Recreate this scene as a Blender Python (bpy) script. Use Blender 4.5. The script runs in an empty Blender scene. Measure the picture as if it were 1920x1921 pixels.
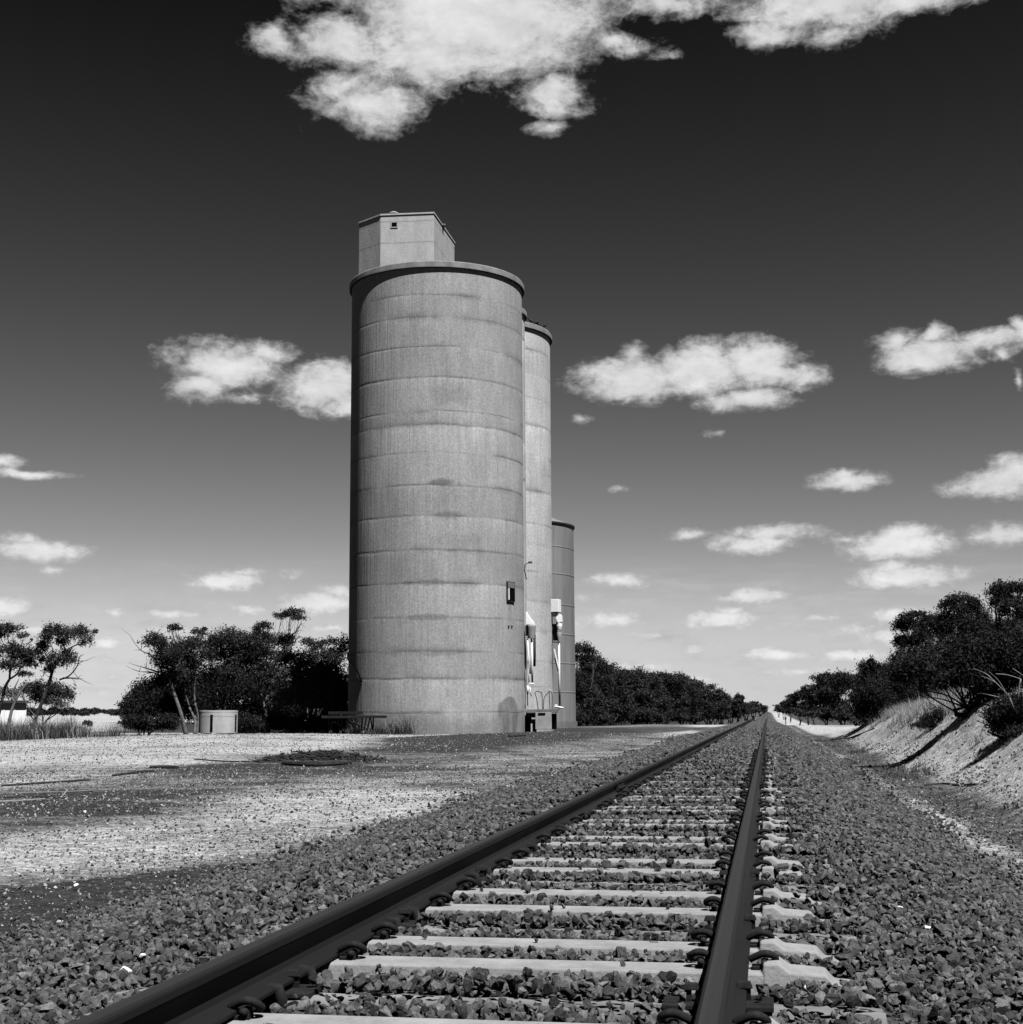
import bpy, bmesh, math, random
import numpy as np
from mathutils import Vector, Matrix

random.seed(7)
RNG = np.random.default_rng(11)
S = bpy.context.scene
COL = S.collection

# ------------------------------------------------------------------ camera
FPX = 2700.0                      # focal length in photo pixels (80 mm on 6x6 film)
CH = 0.571                        # lens height above the rail heads (z = 0)
PITCH, ROLL = math.radians(7.96), math.radians(0.34)
CAM = np.array([0.0, 0.0, CH])


def basis(yaw):
    F = np.array([math.cos(PITCH) * math.sin(yaw), math.cos(PITCH) * math.cos(yaw), math.sin(PITCH)])
    R0 = np.array([math.cos(yaw), -math.sin(yaw), 0.0])
    U0 = np.cross(R0, F)
    R = R0 * math.cos(ROLL) - U0 * math.sin(ROLL)
    U = U0 * math.cos(ROLL) + R0 * math.sin(ROLL)
    return F, R, U


def raydir(px, py, B):
    F, R, U = B
    d = F * FPX + R * (px - 960) + U * (960.5 - py)
    return d / np.linalg.norm(d)


_d = raydir(1440, 1335, basis(0.0))
YAW = -math.atan2(_d[0], _d[1])
B = basis(YAW)


def ray(px, py):
    return raydir(px, py, B)


def G(px, py, z=-0.5):
    """where the sight line of a photo pixel meets the level z"""
    d = ray(px, py)
    return CAM + d * ((z - CH) / d[2])


def Pd(px, py, dist):
    """point at a horizontal distance on the sight line of a photo pixel"""
    d = ray(px, py)
    return CAM + d * (dist / math.hypot(d[0], d[1]))


def azel(px, py):
    d = ray(px, py)
    return math.degrees(math.atan2(d[0], d[1])), math.degrees(math.asin(d[2]))


cam = bpy.data.cameras.new("Camera")
co = bpy.data.objects.new("Camera", cam)
COL.objects.link(co)
F_, R_, U_ = B
M = Matrix(((R_[0], U_[0], -F_[0], 0), (R_[1], U_[1], -F_[1], 0), (R_[2], U_[2], -F_[2], CH), (0, 0, 0, 1)))
co.matrix_world = M
cam.sensor_width = 36.0
cam.lens = 36.0 * FPX / 1920.5
cam.clip_start, cam.clip_end = 0.05, 20000
S.camera = co
S.cycles.diffuse_bounces = 0          # shade is filled by the sky alone, as deep as on the contrasty film
S.cycles.glossy_bounces = 1
S.cycles.transparent_max_bounces = 4

# ------------------------------------------------------------------ view transform
S.view_settings.view_transform = 'Standard'
S.view_settings.look = 'None'
S.view_settings.exposure = 0.85
S.view_settings.gamma = 1.0
S.view_settings.use_curve_mapping = False

# ------------------------------------------------------------------ sun
SUN_EL, SUN_AZ = math.radians(60), math.radians(140)
sun = bpy.data.lights.new("Sun", 'SUN')
sun.energy, sun.angle, sun.color = 5.0, math.radians(0.5), (1.0, 1.0, 1.0)
so = bpy.data.objects.new("Sun", sun)
COL.objects.link(so)
to_sun = Vector((math.sin(SUN_AZ) * math.cos(SUN_EL), math.cos(SUN_AZ) * math.cos(SUN_EL), math.sin(SUN_EL)))
so.rotation_euler = to_sun.to_track_quat('Z', 'Y').to_euler()
so.location = (20, -20, 40)


# ------------------------------------------------------------------ node helper
class NT:
    def __init__(s, tree):
        s.t = tree
        s.x = 0

    def n(s, kind, **kw):
        nd = s.t.nodes.new(kind)
        s.x += 1
        nd.location = (s.x * 40, 0)
        for k, v in kw.items():
            setattr(nd, k, v)
        return nd

    def set(s, sock, v):
        if isinstance(v, bpy.types.NodeSocket):
            s.t.links.new(v, sock)
        else:
            sock.default_value = v

    def m(s, op, a, b=0.0, c=None, clamp=False):
        nd = s.n('ShaderNodeMath', operation=op)
        nd.use_clamp = clamp
        s.set(nd.inputs[0], a)
        s.set(nd.inputs[1], b)
        if c is not None:
            s.set(nd.inputs[2], c)
        return nd.outputs[0]

    def v(s, op, a, b=None, out=0):
        nd = s.n('ShaderNodeVectorMath', operation=op)
        s.set(nd.inputs[0], a)
        if b is not None:
            s.set(nd.inputs[1], b)
        return nd.outputs[out]

    def noise(s, vec, scale, detail=6, rough=0.55, dist=0.0):
        nd = s.n('ShaderNodeTexNoise')
        s.set(nd.inputs['Vector'], vec)
        nd.inputs['Scale'].default_value = scale
        nd.inputs['Detail'].default_value = detail
        nd.inputs['Roughness'].default_value = rough
        nd.inputs['Distortion'].default_value = dist
        return nd.outputs[0]

    def mr(s, v, a, b, c, d, smooth=False):
        nd = s.n('ShaderNodeMapRange')
        if smooth:
            nd.interpolation_type = 'SMOOTHSTEP'
        for i, q in enumerate((v, a, b, c, d)):
            s.set(nd.inputs[i], q)
        return nd.outputs[0]

    def mix(s, f, a, b):
        nd = s.n('ShaderNodeMix')
        nd.data_type = 'FLOAT'
        s.set(nd.inputs[0], f)
        s.set(nd.inputs[2], a)
        s.set(nd.inputs[3], b)
        return nd.outputs[0]

    def grey(s, v):
        nd = s.n('ShaderNodeCombineColor')
        for i in range(3):
            s.set(nd.inputs[i], v)
        return nd.outputs[0]


# ------------------------------------------------------------------ world: daylight sky seen through a red filter, fair-weather clouds
# clouds: centre and half-size in photo pixels (turned into compass bearing and elevation), weight
CLOUDS = [
    (900, 30, 270, 115, 1.25), (640, 80, 130, 50, .8), (510, 78, 60, 28, .65), (690, 190, 115, 55, .85), (800, 110, 180, 70, .75), (1045, 180, 75, 40, .8),
    (1150, 82, 80, 22, .6), (1030, 243, 35, 15, .5), (900, -60, 420, 90, 1.1), (1560, 2, 200, 52, .9), (1440, 66, 85, 28, .75), (1560, 60, 50, 26, .5), (1700, 5, 130, 26, .8),
    (1240, 12, 120, 22, .7), (1250, 103, 32, 9, .35),
    (420, 685, 115, 42, .95), (375, 722, 60, 34, .8), (500, 660, 60, 20, .75), (610, 725, 90, 52, 1.0), (655, 760, 60, 34, .9), (470, 742, 50, 13, .45),
    (1180, 712, 110, 46, 1.0), (1190, 670, 30, 20, .6), (1320, 695, 110, 48, 1.0), (1420, 680, 85, 52, 1.05), (1400, 748, 95, 24, .85), (1505, 705, 60, 26, .8), (1330, 660, 70, 25, .7),
    (1085, 790, 28, 9, .45), (1345, 810, 22, 8, .35), (1160, 916, 14, 6, .35),
    (1740, 668, 100, 38, .95), (1680, 645, 50, 30, .85), (1755, 625, 24, 24, .75), (1860, 635, 70, 20, .75), (1915, 620, 30, 28, .75), (1908, 712, 10, 16, .4), (1890, 660, 22, 18, .5),
    (1590, 902, 72, 20, .9), (1590, 888, 30, 12, .6), (1885, 905, 112, 30, 1.0), (1910, 880, 60, 28, .9), (1410, 1020, 90, 18, .8), (1450, 1000, 90, 16, .8), (1290, 1003, 42, 10, .5),
    (1680, 1022, 108, 26, 1.0), (1700, 1005, 60, 22, .8), (1590, 1012, 50, 12, .35), (1880, 1003, 72, 20, .75), (1705, 1082, 112, 22, .95), (1670, 1065, 40, 16, .7),
    (1410, 1120, 72, 16, .85), (1160, 1090, 60, 14, .75), (1350, 1160, 82, 18, .85), (1370, 1145, 40, 12, .6), (1150, 1163, 80, 18, .7), (1545, 1158, 60, 14, .4),
    (1690, 1158, 70, 24, .75), (1660, 1195, 50, 18, .65), (1450, 1228, 80, 12, .8), (1590, 1228, 90, 14, .75), (1610, 1180, 60, 16, .4), (1300, 1220, 40, 10, .45),
    (10, 868, 40, 14, .65), (55, 890, 75, 10, .8), (70, 1034, 88, 20, .9), (40, 1015, 40, 14, .6), (100, 1069, 24, 8, .5), (430, 1090, 78, 20, .95), (455, 1074, 40, 12, .6), (545, 1080, 22, 12, .3),
    (600, 1130, 85, 22, .95), (630, 1112, 50, 16, .7), (15, 1138, 60, 20, .85), (220, 1148, 26, 12, .55), (320, 1150, 65, 10, .7), (465, 1145, 55, 12, .55), (620, 1178, 60, 8, .4),
    (200, 1208, 44, 14, .65), (200, 1236, 30, 8, .4), (205, 1272, 30, 9, .35), (65, 1182, 70, 10, .45), (320, 1180, 70, 10, .5), (1100, 1120, 40, 10, .3),
    (1500, 1260, 120, 9, .4), (1200, 1250, 120, 10, .35), (1230, 1190, 70, 8, .4), (150, 1300, 90, 10, .3), (1290, 1275, 90, 8, .3),
]
world = bpy.data.worlds.new("World")
S.world = world
world.use_nodes = True
W = NT(world.node_tree)
bg = world.node_tree.nodes['Background']
sky = W.n('ShaderNodeTexSky', sky_type='NISHITA')
sky.sun_disc = False
sky.sun_elevation, sky.sun_rotation = SUN_EL, SUN_AZ
sky.dust_density = 1.0
sepc = W.n('ShaderNodeSeparateColor')
W.set(sepc.inputs[0], sky.outputs[0])
gtc = W.n('ShaderNodeTexCoord')
lift = W.v('MAXIMUM', gtc.outputs['Generated'], (-1.0, -1.0, 0.045))    # the dusty band at the horizon stays as bright as the air above it
W.set(sky.inputs[0], lift)
red = W.m('MULTIPLY', sepc.outputs[0], 0.1)
lin = W.m('MAXIMUM', W.m('SUBTRACT', red, 0.08), 0.002)
sky_v = W.m('MULTIPLY', W.m('POWER', lin, 1.66), 2.45)
tc = W.n('ShaderNodeTexCoord')
sx = W.n('ShaderNodeSeparateXYZ')
W.set(sx.inputs[0], tc.outputs['Generated'])
az = W.m('MULTIPLY', W.m('ARCTAN2', sx.outputs[0], sx.outputs[1]), 180 / math.pi)
el = W.m('MULTIPLY', W.m('ARCSINE', sx.outputs[2]), 180 / math.pi)


sky_v = W.m('MINIMUM', sky_v, W.mr(el, 4.0, 32.0, 0.6, 0.02))
sky_v = W.m('ADD', sky_v, W.mr(el, 0.0, 7.0, 0.09, 0.0))
sky_v = W.m('MAXIMUM', W.m('SUBTRACT', sky_v, 0.0042), 0.002)
# sky dimmed away from the view direction, added to cut the fill light
off = W.m('ABSOLUTE', W.m('ADD', az, 10.0))
sky_v = W.m('MULTIPLY', sky_v, W.mr(off, 24.0, 75.0, 1.0, 0.3, True))


def cxyz(a, b, c=0.0):
    nd = W.n('ShaderNodeCombineXYZ')
    W.set(nd.inputs[0], a)
    W.set(nd.inputs[1], b)
    W.set(nd.inputs[2], c)
    return nd.outputs[0]


P = cxyz(az, el)
nvec = cxyz(az, W.m('MULTIPLY', el, 1.7))
wn = W.n('ShaderNodeTexNoise')
W.set(wn.inputs['Vector'], nvec)
wn.inputs['Scale'].default_value = 0.55
wn.inputs['Detail'].default_value = 4
wv = W.v('SUBTRACT', wn.outputs[1], (0.5, 0.5, 0.5))
warp_amt = W.mr(el, 1.0, 16.0, 0.35, 1.7)
wsc = W.n('ShaderNodeVectorMath', operation='SCALE')
W.set(wsc.inputs[0], wv)
W.set(wsc.inputs[3], warp_amt)
Pw = W.v('ADD', P, W.v('MULTIPLY', wsc.outputs[0], (1.0, 0.55, 0.0)))
acc = None
for (cx, cy, rx, ry, a) in CLOUDS:
    if cy > 980:
        a, ry = a + 0.12, ry * 1.12
    ca, ce = azel(cx, cy)
    ra, re = math.degrees(rx / FPX), math.degrees(ry / FPX)
    d = W.v('SUBTRACT', Pw, (ca, ce, 0.0))
    d = W.v('MULTIPLY', d, (1 / (ra * 1.12), 1 / (re * 1.12), 0.0))
    ln = W.v('LENGTH', d, out=1)
    mk = W.m('MULTIPLY_ADD', ln, -a, a)
    if acc is None:
        acc = mk
    else:
        nd = W.n('ShaderNodeMath', operation='SMOOTH_MAX')
        W.set(nd.inputs[0], acc)
        W.set(nd.inputs[1], mk)
        nd.inputs[2].default_value = 0.12
        acc = nd.outputs[0]
n1 = W.noise(nvec, 0.45, 9, 0.58)
n2 = W.noise(nvec, 1.5, 7, 0.62)
hi = W.mr(el, 3.0, 18.0, 0.0, 1.0)
nz = W.mix(hi, W.m('ADD', W.m('MULTIPLY', n1, 0.25), W.m('MULTIPLY', n2, 0.75)), W.m('ADD', W.m('MULTIPLY', n1, 0.65), W.m('MULTIPLY', n2, 0.35)))
n3 = W.noise(W.v('ADD', nvec, wsc.outputs[0]), 4.5, 6, 0.7)
# billowing: rounded heads from folded noise
fold = W.m('ABSOLUTE', W.m('MULTIPLY', W.m('SUBTRACT', W.noise(Pw, 1.1, 3, 0.5), 0.5), 2.0))
nzc = W.m('ADD', W.m('SUBTRACT', nz, 0.5), W.m('ADD', W.m('MULTIPLY', W.m('SUBTRACT', n3, 0.5), 0.20), W.m('MULTIPLY', W.m('SUBTRACT', 0.22, fold), 0.30)))
dens = W.m('ADD', W.m('MULTIPLY', W.m('MAXIMUM', acc, -0.4), 1.45), W.m('MULTIPLY', nzc, 1.9))
alpha = W.mr(dens, -0.04, 0.80, 0.0, 1.0, True)
thick = W.mr(dens, 0.25, 1.25, 0.0, 1.0, True)
# lit from above: the same billows sampled a little higher make the upper edges brighter
nup = W.v('ADD', nvec, (0.25, 0.75, 0.0))
n1u = W.noise(nup, 0.45, 6, 0.58)
n2u = W.noise(nup, 1.5, 5, 0.62)
emb = W.m('ADD', W.m('MULTIPLY', W.m('SUBTRACT', n1, n1u), 0.9), W.m('MULTIPLY', W.m('SUBTRACT', n2, n2u), 0.35))
cl = W.m('ADD', W.m('ADD', 0.47, W.m('MULTIPLY', thick, 0.27)), W.m('ADD', W.m('MULTIPLY', emb, 0.36), W.m('MULTIPLY', W.m('SUBTRACT', W.noise(nvec, 0.28, 3, 0.5), 0.5), 0.35)))
cl = W.m('MINIMUM', W.m('MAXIMUM', cl, 0.33), 0.92)
low = W.mr(el, 0.5, 8.0, 0.13, 0.0)
cl = W.m('ADD', cl, low)
fade = W.mr(el, 0.0, 5.0, 0.85, 0.97)
streak_v = cxyz(W.m('MULTIPLY', az, 0.28), W.m('MULTIPLY', el, 1.9))
streak = W.mr(W.noise(streak_v, 1.0, 7, 0.6), 0.41, 0.66, 0.0, 1.0, True)
streak = W.m('MULTIPLY', streak, W.m('MULTIPLY', W.mr(el, 0.2, 1.2, 0.35, 0.85), W.mr(el, 3.4, 6.2, 1.0, 0.0)))
alpha = W.m('MAXIMUM', alpha, streak)
sky_c = W.mix(W.m('MULTIPLY', alpha, fade), sky_v, cl)
W.set(bg.inputs[0], W.grey(W.m('MULTIPLY', sky_c, 10.0)))
bg.inputs[1].default_value = 0.0555
try:
    world.cycles.sampling_method = 'MANUAL'
    world.cycles.sample_map_resolution = 512
except Exception:
    pass


# ------------------------------------------------------------------ general helpers
def fbm(x, y, seed=0, octv=5, rough=0.5):
    """value noise, 0..1"""
    x = np.asarray(x, float)
    y = np.asarray(y, float)
    tot = np.zeros(np.broadcast(x, y).shape)
    amp, nrm = 1.0, 0.0
    for o in range(octv):
        xi, yi = np.floor(x), np.floor(y)
        fx, fy = x - xi, y - yi
        fx, fy = fx * fx * (3 - 2 * fx), fy * fy * (3 - 2 * fy)

        def h(a, b):
            q = np.sin(a * 127.1 + b * 311.7 + (seed + o * 17) * 74.7) * 43758.5453
            return q - np.floor(q)
        v = (h(xi, yi) * (1 - fx) + h(xi + 1, yi) * fx) * (1 - fy) + (h(xi, yi + 1) * (1 - fx) + h(xi + 1, yi + 1) * fx) * fy
        tot = tot + v * amp
        nrm += amp
        amp *= rough
        x, y = x * 2.03 + 13.1, y * 2.03 + 7.7
    return tot / nrm


def sstep(a, b, x):
    t = np.clip((x - a) / (b - a), 0, 1)
    return t * t * (3 - 2 * t)


def tag(o, label=None, cat=None, group=None, kind=None):
    if label:
        o['label'] = label
    if cat:
        o['category'] = cat
    if group:
        o['group'] = group
    if kind:
        o['kind'] = kind
    return o


def empty(name, loc, label, cat, group=None, rz=0.0):
    o = bpy.data.objects.new(name, None)
    COL.objects.link(o)
    o.empty_display_size = 0.2
    o.location = loc
    o.rotation_euler = (0, 0, rz)
    return tag(o, label, cat, group)


ORD = ['first', 'second', 'third', 'fourth', 'fifth', 'sixth', 'seventh', 'eighth', 'ninth', 'tenth', 'eleventh', 'twelfth', 'thirteenth',
       'fourteenth', 'fifteenth', 'sixteenth', 'seventeenth', 'eighteenth', 'nineteenth', 'twentieth']
ORD += ['twenty-' + o for o in ORD[:9]] + ['thirtieth'] + ['thirty-' + o for o in ORD[:9]] + ['fortieth']


class MB:
    """gathers shapes into ONE mesh object"""

    def __init__(s):
        s.V, s.F, s.n = [], [], 0

    def add(s, V, F):
        V = np.asarray(V, float).reshape(-1, 3)
        s.V.append(V)
        n = s.n
        s.F.extend([tuple(i + n for i in f) for f in F])
        s.n += len(V)
        return s

    def box(s, c, d, rz=0.0, taper=1.0):
        x, y, z = d[0] / 2, d[1] / 2, d[2] / 2
        V = [(-x, -y, -z), (x, -y, -z), (x, y, -z), (-x, y, -z), (-x * taper, -y * taper, z), (x * taper, -y * taper, z), (x * taper, y * taper, z), (-x * taper, y * taper, z)]
        ca, sa = math.cos(rz), math.sin(rz)
        V = [(a * ca - b * sa + c[0], a * sa + b * ca + c[1], q + c[2]) for a, b, q in V]
        return s.add(V, [(0, 3, 2, 1), (4, 5, 6, 7), (0, 1, 5, 4), (1, 2, 6, 5), (2, 3, 7, 6), (3, 0, 4, 7)])

    def tube(s, pts, radii, sides=8, cap=True):
        pts = [np.asarray(p, float) for p in pts]
        if np.isscalar(radii):
            radii = [radii] * len(pts)
        V, F = [], []
        prev = None
        for i, p in enumerate(pts):
            t = pts[min(i + 1, len(pts) - 1)] - pts[max(i - 1, 0)]
            t = t / (np.linalg.norm(t) + 1e-9)
            if prev is None:
                a = np.cross(t, (0, 0, 1.0) if abs(t[2]) < 0.9 else (1.0, 0, 0))
            else:
                a = prev - t * np.dot(prev, t)
            a = a / (np.linalg.norm(a) + 1e-9)
            prev = a
            b = np.cross(t, a)
            for k in range(sides):
                w = 2 * math.pi * k / sides
                V.append(p + (a * math.cos(w) + b * math.sin(w)) * radii[i])
        for i in range(len(pts) - 1):
            for k in range(sides):
                q = (k + 1) % sides
                F.append((i * sides + k, i * sides + q, (i + 1) * sides + q, (i + 1) * sides + k))
        if cap:
            F.append(tuple(range(sides - 1, -1, -1)))
            F.append(tuple(range((len(pts) - 1) * sides, len(pts) * sides)))
        return s.add(V, F)

    def lathe(s, prof, segs=48, c=(0, 0, 0), a0=0.0, a1=2 * math.pi):
        V, F = [], []
        full = abs(a1 - a0 - 2 * math.pi) < 1e-6
        m = segs if full else segs + 1
        for r, z in prof:
            for k in range(m):
                w = a0 + (a1 - a0) * k / segs
                V.append((c[0] + r * math.cos(w), c[1] + r * math.sin(w), c[2] + z))
        for i in range(len(prof) - 1):
            for k in range(segs):
                q = (k + 1) % m if full else k + 1
                F.append((i * m + k, i * m + q, (i + 1) * m + q, (i + 1) * m + k))
        return s.add(V, F)

    def prism(s, poly, axis_pts):
        """closed polygon of 3-D points pushed along a vector"""
        poly = [np.asarray(p, float) for p in poly]
        v = np.asarray(axis_pts, float)
        n = len(poly)
        V = poly + [p + v for p in poly]
        F = [tuple(range(n - 1, -1, -1)), tuple(range(n, 2 * n))]
        F += [(i, (i + 1) % n, n + (i + 1) % n, n + i) for i in range(n)]
        return s.add(V, F)

    def build(s, name, mat, parent=None, smooth=False, bevel=0.0):
        me = bpy.data.meshes.new(name)
        V = np.concatenate(s.V)
        me.from_pydata(V.tolist(), [], s.F)
        bm = bmesh.new()
        bm.from_mesh(me)
        bmesh.ops.recalc_face_normals(bm, faces=bm.faces)
        if bevel:
            es = [e for e in bm.edges if len(e.link_faces) == 2 and e.calc_face_angle(0) > 0.5]
            bmesh.ops.bevel(bm, geom=es, offset=bevel, segments=2, affect='EDGES', profile=0.5)
        bm.to_mesh(me)
        bm.free()
        if smooth:
            me.polygons.foreach_set('use_smooth', [True] * len(me.polygons))
        me.materials.append(mat)
        o = bpy.data.objects.new(name, me)
        COL.objects.link(o)
        o.parent = parent
        return o


def tri_mesh(name, V, T, mat, parent=None, attrs=None, smooth=False, k=3):
    """big meshes straight from arrays: V (n,3), T (m,k)"""
    me = bpy.data.meshes.new(name)
    me.vertices.add(len(V))
    me.vertices.foreach_set('co', np.asarray(V, np.float32).ravel())
    me.loops.add(len(T) * k)
    me.loops.foreach_set('vertex_index', np.asarray(T, np.int32).ravel())
    me.polygons.add(len(T))
    me.polygons.foreach_set('loop_start', np.arange(0, len(T) * k, k, dtype=np.int32))
    me.update(calc_edges=True)
    me.polygons.foreach_set('use_smooth', np.full(len(T), smooth))
    for a, val in (attrs or {}).items():
        at = me.attributes.new(a, 'FLOAT', 'POINT')
        at.data.foreach_set('value', np.asarray(val, np.float32))
    me.materials.append(mat)
    o = bpy.data.objects.new(name, me)
    COL.objects.link(o)
    o.parent = parent
    return o


# ------------------------------------------------------------------ materials (all grey: the film is black and white)
ALB = 0.86          # every colour of the scene is a little deeper under the red filter


def mat_base(name):
    m = bpy.data.materials.new(name)
    m.use_nodes = True
    N = NT(m.node_tree)
    bs = m.node_tree.nodes['Principled BSDF']
    return m, N, bs


def finish(N, bs, val, rough=0.9, spec=0.2, bump=None, bstr=0.3, bdist=0.02, metal=0.0):
    if isinstance(val, bpy.types.NodeSocket):
        val = N.m('MULTIPLY', val, ALB)
    N.set(bs.inputs['Base Color'], N.grey(val))
    N.set(bs.inputs['Roughness'], rough)
    bs.inputs['Specular IOR Level'].default_value = spec
    bs.inputs['Metallic'].default_value = metal
    if bump is not None:
        b = N.n('ShaderNodeBump')
        b.inputs['Strength'].default_value = bstr
        b.inputs['Distance'].default_value = bdist
        N.set(b.inputs['Height'], bump)
        N.set(bs.inputs['Normal'], b.outputs[0])


def tone(name, lo, hi, scale=6.0, detail=6, rough=0.9, spec=0.2, bstr=0.3, bdist=0.01, bscale=60.0, stretch=(1, 1, 1), metal=0.0, nrough=0.6):
    m, N, bs = mat_base(name)
    t = N.n('ShaderNodeTexCoord')
    v = N.v('MULTIPLY', t.outputs['Object'], stretch)
    a = N.noise(v, scale, detail, nrough)
    val = N.mr(a, 0.3, 0.7, lo, hi)
    b = N.noise(v, bscale, 4, 0.6)
    finish(N, bs, val, rough, spec, b, bstr, bdist, metal)
    return m


def attr(N, name):
    nd = N.n('ShaderNodeAttribute')
    nd.attribute_name = name
    return nd.outputs['Fac']


def m_ground():
    m, N, bs = mat_base('ground_soil')
    t = N.n('ShaderNodeTexCoord')
    o = t.outputs['Object']
    pale = attr(N, 'pale')
    big = N.noise(o, 0.35, 8, 0.6)
    mid = N.noise(o, 2.2, 8, 0.68)
    fine = N.noise(o, 14.0, 6, 0.72)
    grit = N.noise(o, 55.0, 3, 0.6)
    e = N.m('ADD', N.m('MULTIPLY', N.m('SUBTRACT', big, 0.5), 0.5), N.m('MULTIPLY', N.m('SUBTRACT', mid, 0.5), 0.9))
    e = N.m('ADD', e, N.m('MULTIPLY', N.m('SUBTRACT', fine, 0.5), 0.9))
    s = N.mr(N.m('ADD', pale, e), 0.12, 0.95, 0.0, 1.0)
    val = N.mr(s, 0.0, 1.0, 0.036, 0.36)
    for sc_, a_, b_ in ((9.0, 0.72, 1.28), (24.0, 0.65, 1.35)):
        vo = N.n('ShaderNodeTexVoronoi')
        N.set(vo.inputs['Vector'], o)
        vo.inputs['Scale'].default_value = sc_
        sc3 = N.n('ShaderNodeSeparateColor')
        N.set(sc3.inputs[0], vo.outputs['Color'])
        val = N.m('MULTIPLY', val, N.mr(sc3.outputs[0], 0.0, 1.0, a_, b_))
    sp = N.mr(fine, 0.3, 0.7, 0.6, 1.4)
    sp2 = N.mr(grit, 0.32, 0.68, 0.55, 1.45)
    val = N.m('MULTIPLY', val, N.m('MULTIPLY', sp, sp2))
    h = N.m('ADD', N.m('ADD', N.m('MULTIPLY', grit, 0.4), N.m('MULTIPLY', fine, 1.4)), N.m('MULTIPLY', mid, 3.0))
    finish(N, bs, val, 0.95, 0.1, h, 0.7, 0.05)
    return m


def m_stone(name, lo, hi):
    m, N, bs = mat_base(name)
    t = N.n('ShaderNodeTexCoord')
    tn = attr(N, 'tone')
    base = N.mr(tn, 0.0, 1.0, lo, hi)
    f = N.noise(t.outputs['Object'], 70.0, 4, 0.7)
    val = N.m('MULTIPLY', base, N.mr(f, 0.3, 0.7, 0.5, 1.5))
    finish(N, bs, val, 0.9, 0.15, f, 0.5, 0.006)
    return m


def m_silo(name, gain):
    m, N, bs = mat_base(name)
    t = N.n('ShaderNodeTexCoord')
    o = t.outputs['Object']
    ln = attr(N, 'pour_line')
    st = attr(N, 'stain')
    band = attr(N, 'band')
    bloom = attr(N, 'bloom')
    ang = attr(N, 'arc')               # metres round the wall
    sp = N.n('ShaderNodeSeparateXYZ')
    N.set(sp.inputs[0], o)
    cv = N.n('ShaderNodeCombineXYZ')
    N.set(cv.inputs[0], ang)
    N.set(cv.inputs[1], N.m('MULTIPLY', sp.outputs[2], 0.06))
    streak = N.noise(cv.outputs[0], 4.5, 5, 0.7)
    cv2 = N.n('ShaderNodeCombineXYZ')
    N.set(cv2.inputs[0], ang)
    N.set(cv2.inputs[1], N.m('MULTIPLY', sp.outputs[2], 0.02))
    N.set(cv2.inputs[2], band)
    board = N.noise(cv2.outputs[0], 9.0, 2, 0.5)
    bz = N.v('MULTIPLY', o, (1.0, 1.0, 0.45))
    big = N.noise(bz, 0.55, 8, 0.66)
    grain = N.noise(o, 12.0, 5, 0.7)
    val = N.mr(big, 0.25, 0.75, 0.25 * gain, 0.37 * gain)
    val = N.m('MULTIPLY', val, N.mr(streak, 0.3, 0.7, 0.90, 1.10))
    val = N.m('MULTIPLY', val, N.m('MULTIPLY', N.mr(grain, 0.3, 0.7, 0.76, 1.24), N.mr(N.noise(o, 7.0, 3, 0.8), 0.3, 0.7, 0.84, 1.16)))
    val = N.m('MULTIPLY', val, N.mr(band, 0.0, 1.0, 0.88, 1.07))
    val = N.m('MULTIPLY', val, N.mr(N.m('MULTIPLY', bloom, N.mr(streak, 0.35, 0.65, 0.2, 1.3)), 0.0, 1.0, 1.0, 1.38))
    dk = N.m('MULTIPLY', ln, N.mr(grain, 0.3, 0.65, 0.5, 1.0))
    val = N.m('MULTIPLY', val, N.mr(dk, 0.0, 1.0, 1.0, 0.58))
    val = N.m('MULTIPLY', val, N.mr(st, 0.0, 1.0, 1.0, 0.36))
    h = N.m('ADD', N.m('ADD', N.m('MULTIPLY', board, 1.0), N.m('MULTIPLY', streak, 0.5)), N.m('ADD', N.m('MULTIPLY', grain, 0.35), N.m('MULTIPLY', ln, -0.6)))
    finish(N, bs, val, 0.92, 0.1, h, 0.34, 0.06)
    return m


def m_leaf(name, lo, hi, tr=0.12):
    m, N, bs = mat_base(name)
    tn = attr(N, 'tone')
    val = N.mr(tn, 0.0, 1.0, lo, hi)
    finish(N, bs, val, 0.7, 0.1)
    tl = N.n('ShaderNodeBsdfTranslucent')
    N.set(tl.inputs[0], N.grey(val))
    mx = N.n('ShaderNodeMixShader')
    mx.inputs[0].default_value = tr
    N.set(mx.inputs[1], bs.outputs[0])
    N.set(mx.inputs[2], tl.outputs[0])
    N.set(N.t.nodes['Material Output'].inputs[0], mx.outputs[0])
    return m


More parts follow.
